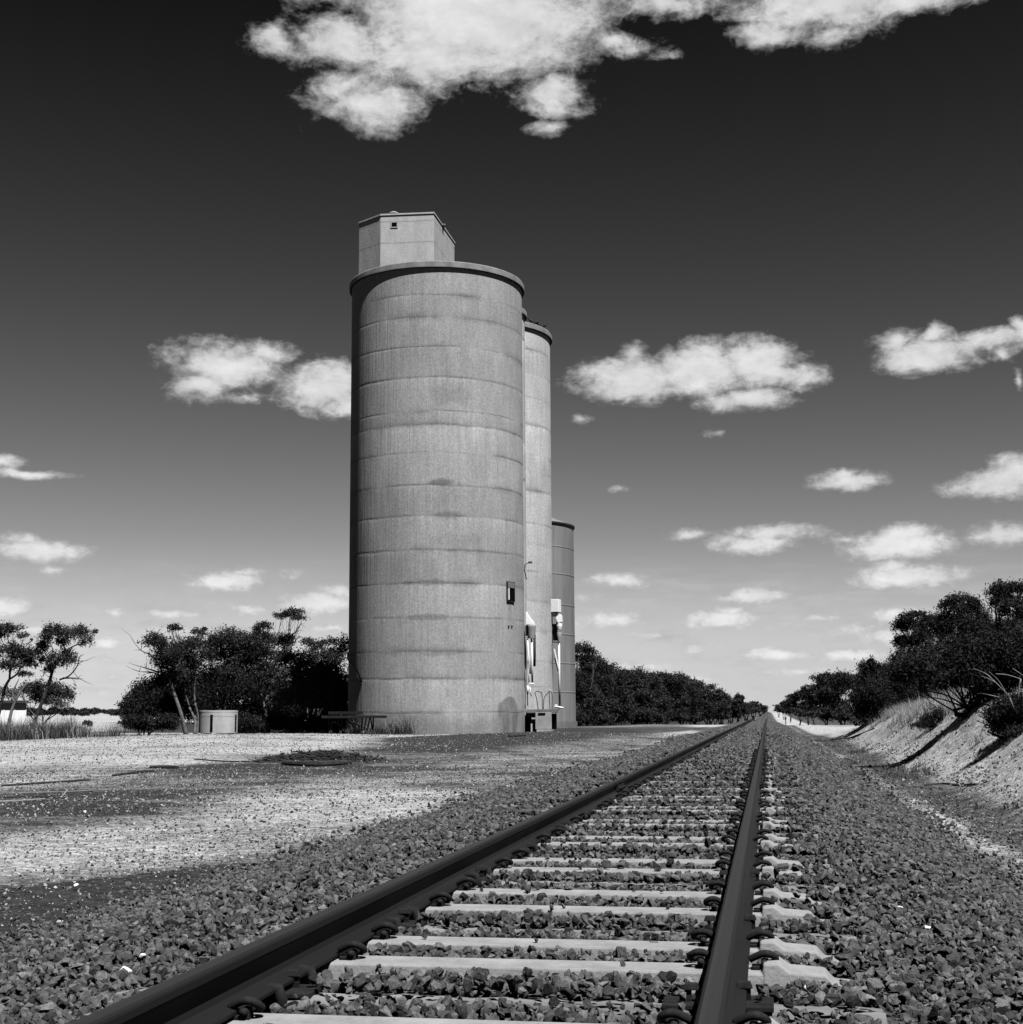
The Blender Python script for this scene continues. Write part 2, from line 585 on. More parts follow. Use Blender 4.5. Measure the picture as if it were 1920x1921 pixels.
def m_headhouse():
    m, N, bs = mat_base('headhouse_concrete')
    t = N.n('ShaderNodeTexCoord')
    o = t.outputs['Object']
    sp = N.n('ShaderNodeSeparateXYZ')
    N.set(sp.inputs[0], o)
    a = N.noise(N.v('MULTIPLY', o, (1, 1, 0.35)), 1.6, 8, 0.65)
    f = N.noise(o, 14.0, 5, 0.7)
    w = N.noise(o, 1.3, 4, 0.6)
    val = N.m('MULTIPLY', N.mr(a, 0.28, 0.72, 0.31, 0.46), N.mr(f, 0.3, 0.7, 0.82, 1.18))
    dk = None
    for lvl in (0.93, 2.15):
        dz = N.m('SUBTRACT', N.m('SUBTRACT', N.m('MODULO', sp.outputs[2], 3.33), lvl), N.m('MULTIPLY', N.m('SUBTRACT', w, 0.5), 0.16))
        g = N.m('MULTIPLY', N.m('EXPONENT', N.m('MULTIPLY', N.m('MULTIPLY', dz, dz), -900.0)), N.mr(f, 0.35, 0.6, 0.15, 1.0))
        dk = g if dk is None else N.m('MAXIMUM', dk, g)
    val = N.m('MULTIPLY', val, N.mr(dk, 0.0, 1.0, 1.0, 0.5))
    finish(N, bs, val, 0.92, 0.1, N.m('ADD', N.m('MULTIPLY', f, 0.5), a), 0.4, 0.04)
    return m


MAT = dict(
    ground=m_ground(),
    ballast=m_stone('crushed_stone', 0.016, 0.155),
    gravel=m_stone('yard_gravel', 0.02, 0.36),
    white_stone=tone('white_quartz', 0.5, 0.75, 30, bstr=0.3),
    silo=m_silo('board_marked_concrete', 1.0),
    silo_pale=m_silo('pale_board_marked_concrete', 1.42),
    concrete=tone('plain_concrete', 0.22, 0.32, 3.0, 8, bstr=0.3, bdist=0.02, bscale=25),
    old_concrete=tone('stained_concrete', 0.1, 0.19, 1.5, 8, bstr=0.3, bdist=0.02, bscale=25),
    headhouse=m_headhouse(),
    rim=tone('rim_concrete', 0.14, 0.27, 1.6, 8, bstr=0.3, bdist=0.02, bscale=20),
    sleeper=tone('sleeper_concrete', 0.16, 0.30, 7.0, 9, bstr=0.6, bdist=0.006, bscale=60, nrough=.75),
    timber=tone('weathered_timber', 0.07, 0.21, 6.0, 8, bstr=0.8, bdist=0.012, bscale=14, stretch=(0.12, 1, 1)),
    dark_timber=tone('charred_timber', 0.008, 0.045, 6.0, 8, bstr=0.6, bdist=0.02, bscale=12, stretch=(0.2, 1, 1)),
    rust=tone('rusty_steel', 0.008, 0.022, 30, 5, rough=0.8, spec=0.1, bstr=0.3, bdist=0.002, bscale=150),
    rail=tone('rail_steel', 0.009, 0.02, 3.0, 6, rough=0.6, spec=0.12, bstr=0.15, bdist=0.001, bscale=90, stretch=(1, 0.05, 1)),
    rail_top=tone('rail_running_band', 0.016, 0.028, 3.0, 6, rough=0.5, spec=0.2, bstr=0.05, bdist=0.001, bscale=90, stretch=(8, 0.02, 1)),
    steel_bin=tone('galvanised_sheet', 0.15, 0.22, 1.2, 7, rough=0.7, spec=0.3, bstr=0.1, bdist=0.01, bscale=3, stretch=(1, 1, 0.15)),
    white=tone('white_paint', 0.72, 0.85, 4, 5, rough=0.6, spec=0.3, bstr=0.1),
    grey_paint=tone('grey_paint', 0.1, 0.16, 4, 5, rough=0.6, spec=0.3, bstr=0.1),
    charcoal=tone('tarred_timber', 0.006, 0.018, 5, 5, bstr=0.5, bdist=.02, bscale=12),
    black=tone('shade_and_hose_black', 0.003, 0.006, 4, 2, bstr=0.0, spec=0.0),  # near-black for the shade in holes, and for the black hose
    dark=tone('dark_steel', 0.012, 0.03, 6, 4, rough=0.7, bstr=0.1),
    roof=tone('dark_sheet_roof', 0.03, 0.06, 3, 4, bstr=0.1),
    bark=tone('grey_bark', 0.05, 0.19, 3, 6, bstr=0.5, bdist=0.02, bscale=8),
    dark_bark=tone('dark_bark', 0.012, 0.04, 3, 6, bstr=0.5, bdist=0.02, bscale=8),
    dead=tone('bleached_wood', 0.13, 0.28, 5, 6, bstr=0.5, bdist=0.01, bscale=20),
    leaf=m_leaf('gum_leaves', 0.012, 0.055),
    leaf_grey=m_leaf('grey_leaves', 0.03, 0.10),
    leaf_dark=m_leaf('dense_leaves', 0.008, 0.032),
    dry=m_leaf('dry_grass_blades', 0.16, 0.45, 0.2),
    weed=m_leaf('weed_blades', 0.03, 0.13, 0.2),
)

# ------------------------------------------------------------------ ground shape
XC = -0.708                # track centre
GAUGE = 0.582              # half distance between rail centres


def dip(y):
    """long profile of the line: it sinks beyond the silos and climbs again far away"""
    y = np.asarray(y, float)
    return -1.3 * sstep(120, 230, y) + 1.95 * sstep(330, 900, y) * 1.0


def bank_h(y):
    return 1.5 * (1 - 0.25 * sstep(36, 54, y)) * (1 - sstep(52, 92, y))


def H(x, y):
    x = np.asarray(x, float)
    y = np.asarray(y, float)
    dx = x - XC
    yard = -0.52 + 0.10 * (fbm(x * 0.09, y * 0.07, 3, 4) - 0.5) * 2 * sstep(-3, -9, x)
    # the low crest of the yard that hides the foot of the trestle
    yard = yard + 0.26 * np.exp(-((x + 22) / 9) ** 2 - ((y - 58) / 12) ** 2)
    yard = yard + 0.22 * np.exp(-((x + 9.5) / 5) ** 2 - ((y - 64) / 9) ** 2)
    yard = yard - 0.35 * sstep(62, 80, y) * sstep(-16, -24, x)
    left = yard + (-0.18 - yard) * sstep(-3.1, -1.2, dx)
    ditch = -0.60 + 0.05 * (fbm(x * 0.5, y * 0.25, 9, 3) - 0.5)
    right = ditch + (-0.18 - ditch) * sstep(2.5, 1.1, dx)
    bh = bank_h(y)
    wob = 0.5 * (fbm(y * 0.16, y * 0 + 2.0, 5, 3) - 0.5)
    bank = bh * sstep(2.5, 5.0, x + wob) * (1 + 0.35 * (fbm(x * 0.5, y * 0.22, 21, 4) - 0.5))
    bank = bank + sstep(2.6, 3.4, x) * (0.16 * (fbm(x * 1.1, y * 0.9, 22, 4) - 0.5) + 0.10 * (fbm(x * 3.1, y * 2.6, 23, 3) - 0.5)) * sstep(120, 80, y)
    right = right + bank
    z = np.where(dx < 0, left, right)
    near_track = np.exp(-(np.maximum(np.abs(dx) - 6, 0) / 30) ** 2)
    return z + dip(y) * near_track


def grow(start, stop, step, g):
    out, x = [], start
    while x < stop:
        out.append(x)
        x += step
        step *= g
    out.append(stop)
    return out


xr = grow(6.0, 5200, 0.14, 1.06)
xl = [-q for q in grow(8.0, 5200, 0.14, 1.035)][::-1]
gx = np.array(xl[:-1] + list(np.arange(-8, 6, 0.13)) + xr)
gy = np.array([-60, -40, -25, -15, -8, -4, -2, -1] + grow(0.0, 8000, 0.13, 1.0135))
GX, GY = np.meshgrid(gx, gy)
GZ = H(GX, GY)


def poly_mask(pts, soft, X, Y, z=-0.5):
    P = np.array([G(px, py, z)[:2] for px, py in pts])
    ins = np.zeros(X.shape, bool)
    dmin = np.full(X.shape, 1e9)
    n = len(P)
    for i in range(n):
        a, b = P[i], P[(i + 1) % n]
        c = ((a[1] > Y) != (b[1] > Y)) & (X < (b[0] - a[0]) * (Y - a[1]) / (b[1] - a[1] + 1e-12) + a[0])
        ins ^= c
        ab = b - a
        t = np.clip(((X - a[0]) * ab[0] + (Y - a[1]) * ab[1]) / (ab @ ab + 1e-12), 0, 1)
        dmin = np.minimum(dmin, np.hypot(X - a[0] - t * ab[0], Y - a[1] - t * ab[1]))
    sd = np.where(ins, dmin, -dmin)
    return sstep(-soft, soft, sd)


PALE = np.full(GX.shape, 0.16)
for pts, soft, val in [
    ([(-400, 1392), (0, 1388), (200, 1382), (430, 1374), (600, 1374), (700, 1383), (760, 1400), (620, 1410), (480, 1420), (330, 1434), (230, 1449), (120, 1463), (0, 1478), (-400, 1520)], 1.3, 0.86),
    ([(760, 1440), (900, 1402), (1150, 1376), (1260, 1384), (1010, 1440), (880, 1465)], 2.0, 0.42),
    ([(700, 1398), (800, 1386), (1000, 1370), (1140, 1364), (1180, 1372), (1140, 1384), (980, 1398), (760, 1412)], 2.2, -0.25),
    ([(1090, 1356), (1270, 1350), (1275, 1362), (1100, 1366)], 2.0, 0.40),
    ([(-300, 1590), (0, 1560), (150, 1548), (340, 1512), (480, 1474), (620, 1455), (780, 1462), (880, 1468), (850, 1500), (760, 1530), (600, 1562), (420, 1596), (200, 1636), (0, 1672), (-300, 1740)], 0.7, 0.66),
    ([(480, 1500), (620, 1474), (780, 1478), (850, 1484), (800, 1510), (660, 1538), (520, 1545), (420, 1535)], 0.8, 1.0),
    ([(0, 1672), (200, 1642), (380, 1625), (300, 1700), (120, 1760), (-100, 1800), (-100, 1690)], 0.3, -0.12),
    ([(1275, 1355), (1330, 1351), (1390, 1353), (1385, 1361), (1300, 1364)], 1.5, 1.1),
    ([(1225, 1376), (1300, 1369), (1330, 1375), (1240, 1386)], 0.8, 0.8),
    ([(700, 1382), (850, 1379), (990, 1369), (990, 1374), (850, 1385), (720, 1390)], 0.6, 1.0),
]:
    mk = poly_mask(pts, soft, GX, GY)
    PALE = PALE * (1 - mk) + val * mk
fld = sstep(-14, -24, GX) * sstep(84, 98, GY)
PALE = PALE * (1 - fld) + (0.9 + 0.25 * (fbm(GX * 0.004, GY * 0.05, 8, 3) - 0.5)) * fld
clump_shade_litter = poly_mask([(228, 1368), (700, 1368), (700, 1352.5), (228, 1352.5)], 2.0, GX, GY, -.6)  # shade and litter under the tree clump, painted into the soil tone
PALE = PALE * (1 - clump_shade_litter) - 0.1 * clump_shade_litter
belt_shade_litter = sstep(-11, -14, GX) * sstep(-62, -55, GX) * sstep(112, 118, GY)  # belt ground darkened likewise, tree shade and litter in one soil tone
PALE = PALE * (1 - belt_shade_litter) + 0.0 * belt_shade_litter
right = GX > 1.0
strip = np.exp(-((GX - 1.78 - 0.3 * (fbm(GY * 0.3, GY * 0, 4, 3) - 0.5)) / 0.26) ** 2) * sstep(3.5, 6, GY)
PALE = np.where(right, np.maximum(PALE, strip * (1.0 - 0.55 * sstep(17, 27, GY)) * (0.05 + 1.5 * fbm(GX * 2.2, GY * 0.6, 81, 5))), PALE)
bk = sstep(2.55, 3.1, GX + 0.5 * (fbm(GY * 0.4, GY * 0, 82, 4) - 0.5)) * (1 - sstep(5.5, 8, GX))
PALE = np.where(right, PALE * (1 - bk) + (0.98 + 1.0 * (fbm(GX * 1.1, GY * 0.5, 30, 5) - 0.5)) * bk, PALE)
pth = sstep(1.9, 2.6, GX) * (1 - sstep(7, 9, GX)) * sstep(66, 82, GY)
PALE = np.where(right, np.maximum(PALE, 0.95 * pth), PALE)
trk = sstep(2.6, 1.9, np.abs(GX - XC))
PALE = PALE * (1 - trk) + 0.18 * trk

yardm = sstep(-2.4, -4.0, GX - XC) * (1 - sstep(110, 150, GY))
m1 = fbm(GX * 0.22 + 5, GY * 0.45, 51, 5) - 0.5
m2 = fbm(GX * 0.8, GY * 1.4, 52, 5) - 0.5
wheel = np.exp(-((np.mod(GX * 0.93 + GY * 0.36 + 1.2 * m1, 5.2) - 1.1) / 0.22) ** 2) + np.exp(-((np.mod(GX * 0.93 + GY * 0.36 + 1.2 * m1, 5.2) - 2.75) / 0.22) ** 2)
PALE = PALE + yardm * (0.95 * m1 + 0.75 * m2) * (1 - 0.8 * sstep(-16, -11, GX) * sstep(34, 48, GY)) - 0.16 * yardm * wheel * sstep(14, 20, GY)
bedge = np.exp(-((GX - XC + 2.9) / 0.7) ** 2)
PALE = PALE + bedge * 1.5 * (fbm(GX * 1.2, GY * 0.5, 53, 4) - 0.42)

nyv, nxv = GX.shape
idx = np.arange(nyv * nxv).reshape(nyv, nxv)
Q = np.stack([idx[:-1, :-1], idx[:-1, 1:], idx[1:, 1:], idx[1:, :-1]], -1).reshape(-1, 4)
V = np.stack([GX, GY, GZ], -1).reshape(-1, 3)
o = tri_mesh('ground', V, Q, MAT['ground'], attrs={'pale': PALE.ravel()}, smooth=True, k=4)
tag(o, 'pale sandy yard and dark gravel ground on both sides of the railway line', 'ground', kind='structure')


def gz(x, y):
    return float(H(np.array([x]), np.array([y]))[0])


def ground_hit(px, py, lift=0.0):
    """first point of the modelled ground on a sight line"""
    d = ray(px, py)
    t = np.geomspace(2.0, 900.0, 6000)
    P_ = CAM[None] + d[None] * t[:, None]
    under = P_[:, 2] < H(P_[:, 0], P_[:, 1]) + lift
    i = int(np.argmax(under)) if under.any() else len(t) - 1
    return P_[i]


# ------------------------------------------------------------------ stones
def hull_proto(n, seed, flat=0.75):
    r = random.Random(seed)
    bm = bmesh.new()
    for i in range(n):
        u, w = r.uniform(-1, 1), r.uniform(0, 2 * math.pi)
        s_ = math.sqrt(1 - u * u)
        k = r.uniform(0.8, 1.0)
        bm.verts.new((s_ * math.cos(w) * k * r.uniform(0.95, 1.0), s_ * math.sin(w) * k * 0.8, u * k * flat))
    res = bmesh.ops.convex_hull(bm, input=bm.verts)
    bmesh.ops.delete(bm, geom=[g for g in res['geom_interior'] if isinstance(g, bmesh.types.BMVert)], context='VERTS')
    bmesh.ops.triangulate(bm, faces=bm.faces)
    bm.verts.ensure_lookup_table()
    bm.verts.index_update()
    V = np.array([v.co[:] for v in bm.verts])
    T = np.array([[v.index for v in f.verts] for f in bm.faces])
    bm.free()
    return V, T


def rough_proto(n, seed, flat):
    """broken stone with chipped edges and uneven faces"""
    V, T = hull_proto(n, seed, flat)
    bm = bmesh.new()
    vs = [bm.verts.new(v) for v in V]
    for t in T:
        bm.faces.new([vs[i] for i in t])
    bmesh.ops.dissolve_limit(bm, angle_limit=0.30, verts=bm.verts, edges=bm.edges)
    bmesh.ops.bevel(bm, geom=list(bm.edges), offset=0.06, segments=1, affect='EDGES', profile=0.5, clamp_overlap=True)
    bmesh.ops.triangulate(bm, faces=bm.faces)
    bmesh.ops.subdivide_edges(bm, edges=[e for e in bm.edges if e.calc_length() > 0.55], cuts=1)
    bmesh.ops.triangulate(bm, faces=bm.faces)
    r = np.random.default_rng(seed)
    for v in bm.verts:
        v.co += Vector(r.normal(scale=0.022, size=3))
        if v.co.length > 1.12:
            v.co *= 1.12 / v.co.length
    bm.verts.index_update()
    V = np.array([v.co[:] for v in bm.verts])
    T = np.array([[v.index for v in f.verts] for f in bm.faces])
    bm.free()
    return V, T


def scatter_stones(pos, size, tonev, protos, rng, tilt=1.0):
    """stones at pos (n,3), random turn; returns V, T, tone"""
    n = len(pos)
    which = rng.integers(0, len(protos), n)
    Vs, Ts, Tn, off = [], [], [], 0
    for k, (pv, pt) in enumerate(protos):
        ii = np.where(which == k)[0]
        if len(ii) == 0:
            continue
        m = len(ii)
        q = rng.normal(size=(m, 4))
        q[:, 1:3] *= tilt
        q /= np.linalg.norm(q, axis=1)[:, None]
        w, x, y, z = q.T
        Rm = np.stack([1 - 2 * (y * y + z * z), 2 * (x * y - z * w), 2 * (x * z + y * w), 2 * (x * y + z * w), 1 - 2 * (x * x + z * z), 2 * (y * z - x * w),
                       2 * (x * z - y * w), 2 * (y * z + x * w), 1 - 2 * (x * x + y * y)], -1).reshape(m, 3, 3)
        VV = np.einsum('mij,vj->mvi', Rm, pv) * size[ii][:, None, None] + pos[ii][:, None, :]
        Vs.append(VV.reshape(-1, 3))
        Ts.append((pt[None] + (np.arange(m) * len(pv))[:, None, None] + off).reshape(-1, 3))
        Tn.append(np.repeat(tonev[ii], len(pv)))
        off += m * len(pv)
    return np.concatenate(Vs), np.concatenate(Ts), np.concatenate(Tn)


# sleeper rows first (their places keep stones off them): distance, kind
ROWS = [(3.40, 'C'), (3.80, 'T'), (4.22, 'C'), (4.63, 'C'), (5.00, 'T'), (5.42, 'C'), (5.90, 'C'), (6.33, 'T'), (6.78, 'C'), (7.22, 'C'), (7.65, 'T')]
_y = 8.08
_k = 0
while _y < 27:
    ROWS.append((_y, 'CCT'[_k % 3]))
    _y += 0.45 + 0.02 * math.sin(_k * 1.7)
    _k += 1
ROWS = [(y * 0.9775, k) for y, k in [(2.95, 'C')] + ROWS]

ST_TOP = -0.124
rb = np.random.default_rng(5)


def ballast_points():
    out = []
    for (y0, y1, dens, s0, s1) in [(2.0, 6.0, 1750, 0.011, 0.031), (6.0, 11.0, 1350, 0.013, 0.033), (11.0, 20.0, 640, 0.019, 0.04), (20.0, 36.0, 230, 0.03, 0.052), (36.0, 70.0, 60, 0.04, 0.07)]:
        n = int((y1 - y0) * 7.6 * dens)
        x = rb.uniform(-4.6, 3.0, n)
        y = rb.uniform(y0, y1, n)
        dx = x - XC
        edge = (fbm(x * 0.9, y * 0.6, 12, 4) - 0.5)
        keep = (rb.random(n) < sstep(-3.5, -2.15, dx + edge * 1.6) ** 1.3) & (dx < 2.12 + edge * 0.7 + rb.exponential(0.14, n))
        keep &= (x > -0.62 * y - 1.6) & (x < 0.22 * y + 1.6)
        sz = s0 + (s1 - s0) * rb.random(n) ** 1.7
        z = H(x, y)
        inside = np.abs(dx) < 0.95
        z = np.where(inside, z + 0.020 + 0.03 * rb.random(n), z + 0.034 * rb.random(n) - .006)
        on_sl = np.zeros(n, bool)
        for (ys, kd) in ROWS:
            if y0 - 0.3 < ys < y1 + 0.3:
                hw = 0.072 if kd == 'C' else 0.07
                hl = 0.92 if kd == 'C' else 0.99
                on = (np.abs(y - ys) < hw + sz * 0.45 + np.where(np.abs(dx) > .6, .022, 0.0)) & (np.abs(dx) < hl)
                near = (np.abs(y - ys) < hw + 0.02)
                far = min(1.0, max(0.0, (ys - 5) / 12))
                if kd == 'C':
                    p = 0.012 + 0.26 * far
                else:
                    p = 0.42 + 0.45 * far
                lucky = rb.random(n) < p
                keep &= ~(on & ~lucky)
                z = np.where(on & lucky, ST_TOP + sz * 0.5, z)
        rail = (np.abs(np.abs(dx) - GAUGE) < 0.085)
        keep &= ~(rail & (rb.random(n) < 0.96))
        clip = (np.abs(np.abs(dx) - GAUGE) < 0.16)
        keep &= ~(clip & (rb.random(n) < 0.45))
        x, y, z, sz = x[keep], y[keep], z[keep] + dip(y[keep]) * 0, sz[keep]
        out.append((x, y, z, sz))
    return [np.concatenate(q) for q in zip(*out)]


bx, by, bz, bsz = ballast_points()
btone = np.clip(rb.normal(0.40, 0.22, len(bx)), 0, 1) + (rb.random(len(bx)) < 0.012) * 0.9
protos = [hull_proto(n, 100 + i, f) for i, (n, f) in enumerate([(10, .6), (12, .7), (11, .5), (13, .8), (12, .55), (10, .75), (14, .65), (11, .85), (12, .45), (13, .7)])]
near = by < 7.0
fine_protos = [rough_proto(n, 700 + i, f) for i, (n, f) in enumerate([(10, .62), (12, .75), (11, .55), (13, .85), (12, .5), (10, .8), (14, .68), (9, .9), (12, .45), (11, .7), (10, .6), (15, .72)])]
Va, Ta, ta_ = scatter_stones(np.stack([bx, by, bz], -1)[near], bsz[near], btone[near], fine_protos, rb)
Vb, Tb, tb_ = scatter_stones(np.stack([bx, by, bz], -1)[~near], bsz[~near], btone[~near], protos, rb)
o = tri_mesh('ballast_stones', np.concatenate([Va, Vb]), np.concatenate([Ta, Tb + len(Va)]), MAT['ballast'], attrs={'tone': np.concatenate([ta_, tb_])})
tag(o, 'dark crushed stone ballast packed between and beside the sleepers', 'ballast', kind='stuff')

# small gravel of the yard and the foot of the bank
rg = np.random.default_rng(6)
gp = []
for (x0, x1, y0, y1, dens, s0, s1, md) in [(-9, -2.4, 4.5, 13, 620, 0.006, 0.022, 0), (-18, -2.5, 13, 30, 170, 0.010, 0.032, 0), (-32, -3, 30, 72, 26, 0.016, 0.045, 0),
                                           (1.95, 3.0, 6, 22, 420, 0.008, 0.030, 1), (1.95, 3.2, 22, 60, 80, 0.014, 0.045, 1), (2.8, 6, 9, 45, 85, 0.010, 0.045, 1), (1.3, 2.2, 6, 30, 260, 0.008, 0.032, 1)]:
    n = int((x1 - x0) * (y1 - y0) * dens)
    x, y = rg.uniform(x0, x1, n), rg.uniform(y0, y1, n)
    k = rg.random(n) < (fbm(x * 1.1, y * 1.1, 44, 3) * 1.3 if md == 0 else .25 + fbm(x * 1.3, y * .8, 45, 3))
    x, y = x[k], y[k]
    m_ = len(x)
    sz = s0 + (s1 - s0) * rg.random(m_) ** 2.6
    tn_ = np.where(rg.random(m_) < (.66 if md == 0 else .9), rg.uniform(0.05, .38, m_), rg.uniform(.5, 1, m_))
    gp.append((x, y, H(x, y) + sz * 0.25, sz, tn_))
x, y, z, sz, tn_ = [np.concatenate(q) for q in zip(*gp)]
V, T, tn = scatter_stones(np.stack([x, y, z], -1), sz, tn_, [hull_proto(8, 300 + i, .65) for i in range(6)], rg)
o = tri_mesh('yard_gravel', V, T, MAT['gravel'], attrs={'tone': tn})
tag(o, 'loose fine gravel strewn over the sandy ground beside the ballast', 'gravel', kind='stuff')

# ------------------------------------------------------------------ rails
RH = 0.118                      # rail height
half = [(0.0, 0.0), (0.021, -0.0008), (0.029, -0.006), (0.031, -0.012), (0.030, -0.030), (0.024, -0.037), (0.0095, -0.046), (0.0075, -0.060), (0.0075, -0.092),
        (0.012, -0.108), (0.030, -0.118), (0.062, -0.126), (0.064, -0.128), (0.064, -0.137)]
half = [(a * 0.86, b * 0.86) for a, b in half]
prof = [(-a, b) for a, b in half[::-1]] + half[1:]
RY = np.array(grow(0.6, 110, 1.5, 1.0) + grow(115, 900, 6.0, 1.04))


def make_rail(xc, label):
    V, F = [], []
    m = len(prof)
    for y in RY:
        d = float(dip(y))
        for a, b in prof:
            V.append((a, y, b + d))
    for i in range(len(RY) - 1):
        for k in range(m):
            q = (k + 1) % m
            F.append((i * m + k, i * m + q, (i + 1) * m + q, (i + 1) * m + k))
    F.append(tuple(range(m)))
    mb = MB()
    mb.add(V, F)
    o = mb.build('rail', MAT['rail'])
    o.location = (xc, 0, 0)
    tag(o, label, 'rail', 'the two rails of the line')
    me = o.data
    me.materials.append(MAT['rail_top'])
    for p in me.polygons:
        if p.normal.z > 0.9 and p.center.z - float(dip(p.center.y)) > -0.004:
            p.material_index = 1
    return o


rail_r = make_rail(XC + GAUGE, 'dark steel rail running straight ahead, the right one of the pair')
rail_l = make_rail(XC - GAUGE, 'dark steel rail running diagonally up from the lower left corner')
# bolted joint on the left rail
jy = 12.6
mb = MB()
for s_ in (-1, 1):
    mb.box((s_ * 0.019, jy, -0.066), (0.02, 0.5, 0.05))
fp = mb.build('fishplate', MAT['rust'], rail_l, bevel=0.004)
for q in (-0.18, -0.06, 0.06, 0.18):
    mb = MB()
    mb.tube([(-0.045, jy + q, -0.066), (0.05, jy + q, -0.066)], 0.014, 6)
    mb.build('bolt', MAT['rust'], fp)

# ------------------------------------------------------------------ sleepers
ST = -RH - 0.006               # top of a sleeper under the rail
outer = [(0.0, 0.0), (0.66, 0.0), (0.665, 0.024), (0.705, 0.026), (0.735, 0.004), (0.83, -0.002), (0.855, -0.030), (0.92, -0.034)]


def make_concrete_sleeper():
    root = empty('concrete_sleeper', (0, 0, 0), 'pale concrete sleeper', 'sleeper', 'concrete sleepers under the rails')
    prof_t = [(-a, b) for a, b in outer[::-1]] + outer[1:]
    V, F = [], []
    n = len(prof_t)
    for i, (a, b) in enumerate(prof_t):
        z = ST + b
        V += [(a, -0.070, z), (a, 0.070, z), (a, 0.105, -0.36), (a, -0.105, -0.36)]
    for i in range(n - 1):
        for k in range(4):
            q = (k + 1) % 4
            F.append((i * 4 + k, i * 4 + q, (i + 1) * 4 + q, (i + 1) * 4 + k))
    F += [(3, 2, 1, 0), ((n - 1) * 4, (n - 1) * 4 + 1, (n - 1) * 4 + 2, (n - 1) * 4 + 3)]
    mb = MB()
    mb.add(V, F)
    mb.build('sleeper_body', MAT['sleeper'], root, bevel=0.006)
    return root


def smooth_path(P, n=5):
    P = np.array(P, float)
    out = []
    for i in range(len(P) - 1):
        p0, p1, p2, p3 = P[max(i - 1, 0)], P[i], P[i + 1], P[min(i + 2, len(P) - 1)]
        for k in range(n):
            t = k / n
            out.append(0.5 * ((2 * p1) + (-p0 + p2) * t + (2 * p0 - 5 * p1 + 4 * p2 - p3) * t * t + (-p0 + 3 * p1 - 3 * p2 + p3) * t ** 3))
    out.append(P[-1])
    return out


def clip_mesh():
    """spring clip: the straight leg in its shoulder, the loop over to the toe on the rail foot; +x points away from the rail"""
    p = [(.044, -.042, .016), (.044, .0, .016), (.046, .026, .017), (.062, .044, .018), (.082, .034, .02), (.090, .010, .026), (.084, -.008, .040), (.062, -.018, .052), (.036, -.02, .052), (.010, -.014, .040), (-.016, -.006, .026)]
    mb = MB()
    mb.tube(smooth_path(p, 5), 0.015, 8)
    return mb


def housing_mesh():
    mb = MB()
    mb.box((.046, .0, .006), (.03, .05, .046), taper=0.85)
    mb.box((.016, .0, -.004), (.05, .07, .014))
    return mb


proto_clip = clip_mesh().build('rail_clip', MAT['rust'], None, smooth=True)
proto_house = housing_mesh().build('clip_housing', MAT['rust'], None, bevel=0.003)


def add_clips(root, first):
    global proto_clip, proto_house
    for rx in (-GAUGE, GAUGE):
        for side in (-1, 1):
            for pr, nm in ((proto_clip, 'rail_clip'), (proto_house, 'clip_housing')):
                c = bpy.data.objects.new(nm, pr.data)
                COL.objects.link(c)
                c.parent = root
                c.location = (rx + side * 0.057, 0, ST + 0.008)
                c.scale = (side * .66, .72, .66)


def make_timber_sleeper():
    root = empty('timber_sleeper', (0, 0, 0), 'weathered timber sleeper', 'sleeper', 'timber sleepers between the concrete ones')
    mb = MB()
    V, F = [], []
    r = random.Random(3)
    xs = np.linspace(-0.98, 0.98, 30)
    for a in xs:
        j = lambda q: r.uniform(-q, q)
        V += [(a, -0.10 + j(.006), ST - 0.02 + j(.005)), (a, -0.035 + j(.01), ST - 0.008 + j(.006)), (a, 0.04 + j(.01), ST - 0.010 + j(.006)), (a, 0.10 + j(.006), ST - 0.02 + j(.005)), (a, 0.11, -0.36), (a, -0.11, -0.36)]
    for i in range(len(xs) - 1):
        for k in range(6):
            q = (k + 1) % 6
            F.append((i * 6 + k, i * 6 + q, (i + 1) * 6 + q, (i + 1) * 6 + k))
    F += [tuple(range(5, -1, -1)), tuple(range((len(xs) - 1) * 6, len(xs) * 6))]
    mb.add(V, F)
    mb.build('sleeper_body', MAT['timber'], root)
    for rx in (-GAUGE, GAUGE):
        mb = MB()
        mb.box((rx, 0, ST + 0.001), (0.27, 0.13, 0.014))
        mb.build('tie_plate', MAT['rust'], root, bevel=0.003)
        for side in (-1, 1):
            mb = MB()
            mb.box((rx + side * 0.072, 0.02 * side, ST + 0.016), (0.016, 0.016, 0.05))
            mb.box((rx + side * 0.064, 0.02 * side, ST + 0.044), (0.042, 0.028, 0.016), taper=0.7)
            mb.build('rail_spike', MAT['rust'], root, bevel=0.002)
    for rx in (-GAUGE,):
        for yy in (-0.13, 0.13):
            mb = MB()
            mb.tube([(rx + 0.02, yy, ST + .022), (rx + 0.05, yy, ST + .034), (rx + 0.075, yy, ST + .03), (rx + 0.085, yy, ST + .005), (rx + 0.08, yy, ST - .03)], [.01, .014, .016, .016, .013], 8)
            mb.build('rail_anchor', MAT['rust'], root, smooth=True)
    return root


def copy_thing(root, loc):
    r = root.copy()
    COL.objects.link(r)
    r.location = loc
    for ch in root.children:
        c = ch.copy()
        COL.objects.link(c)
        c.parent = r
    return r


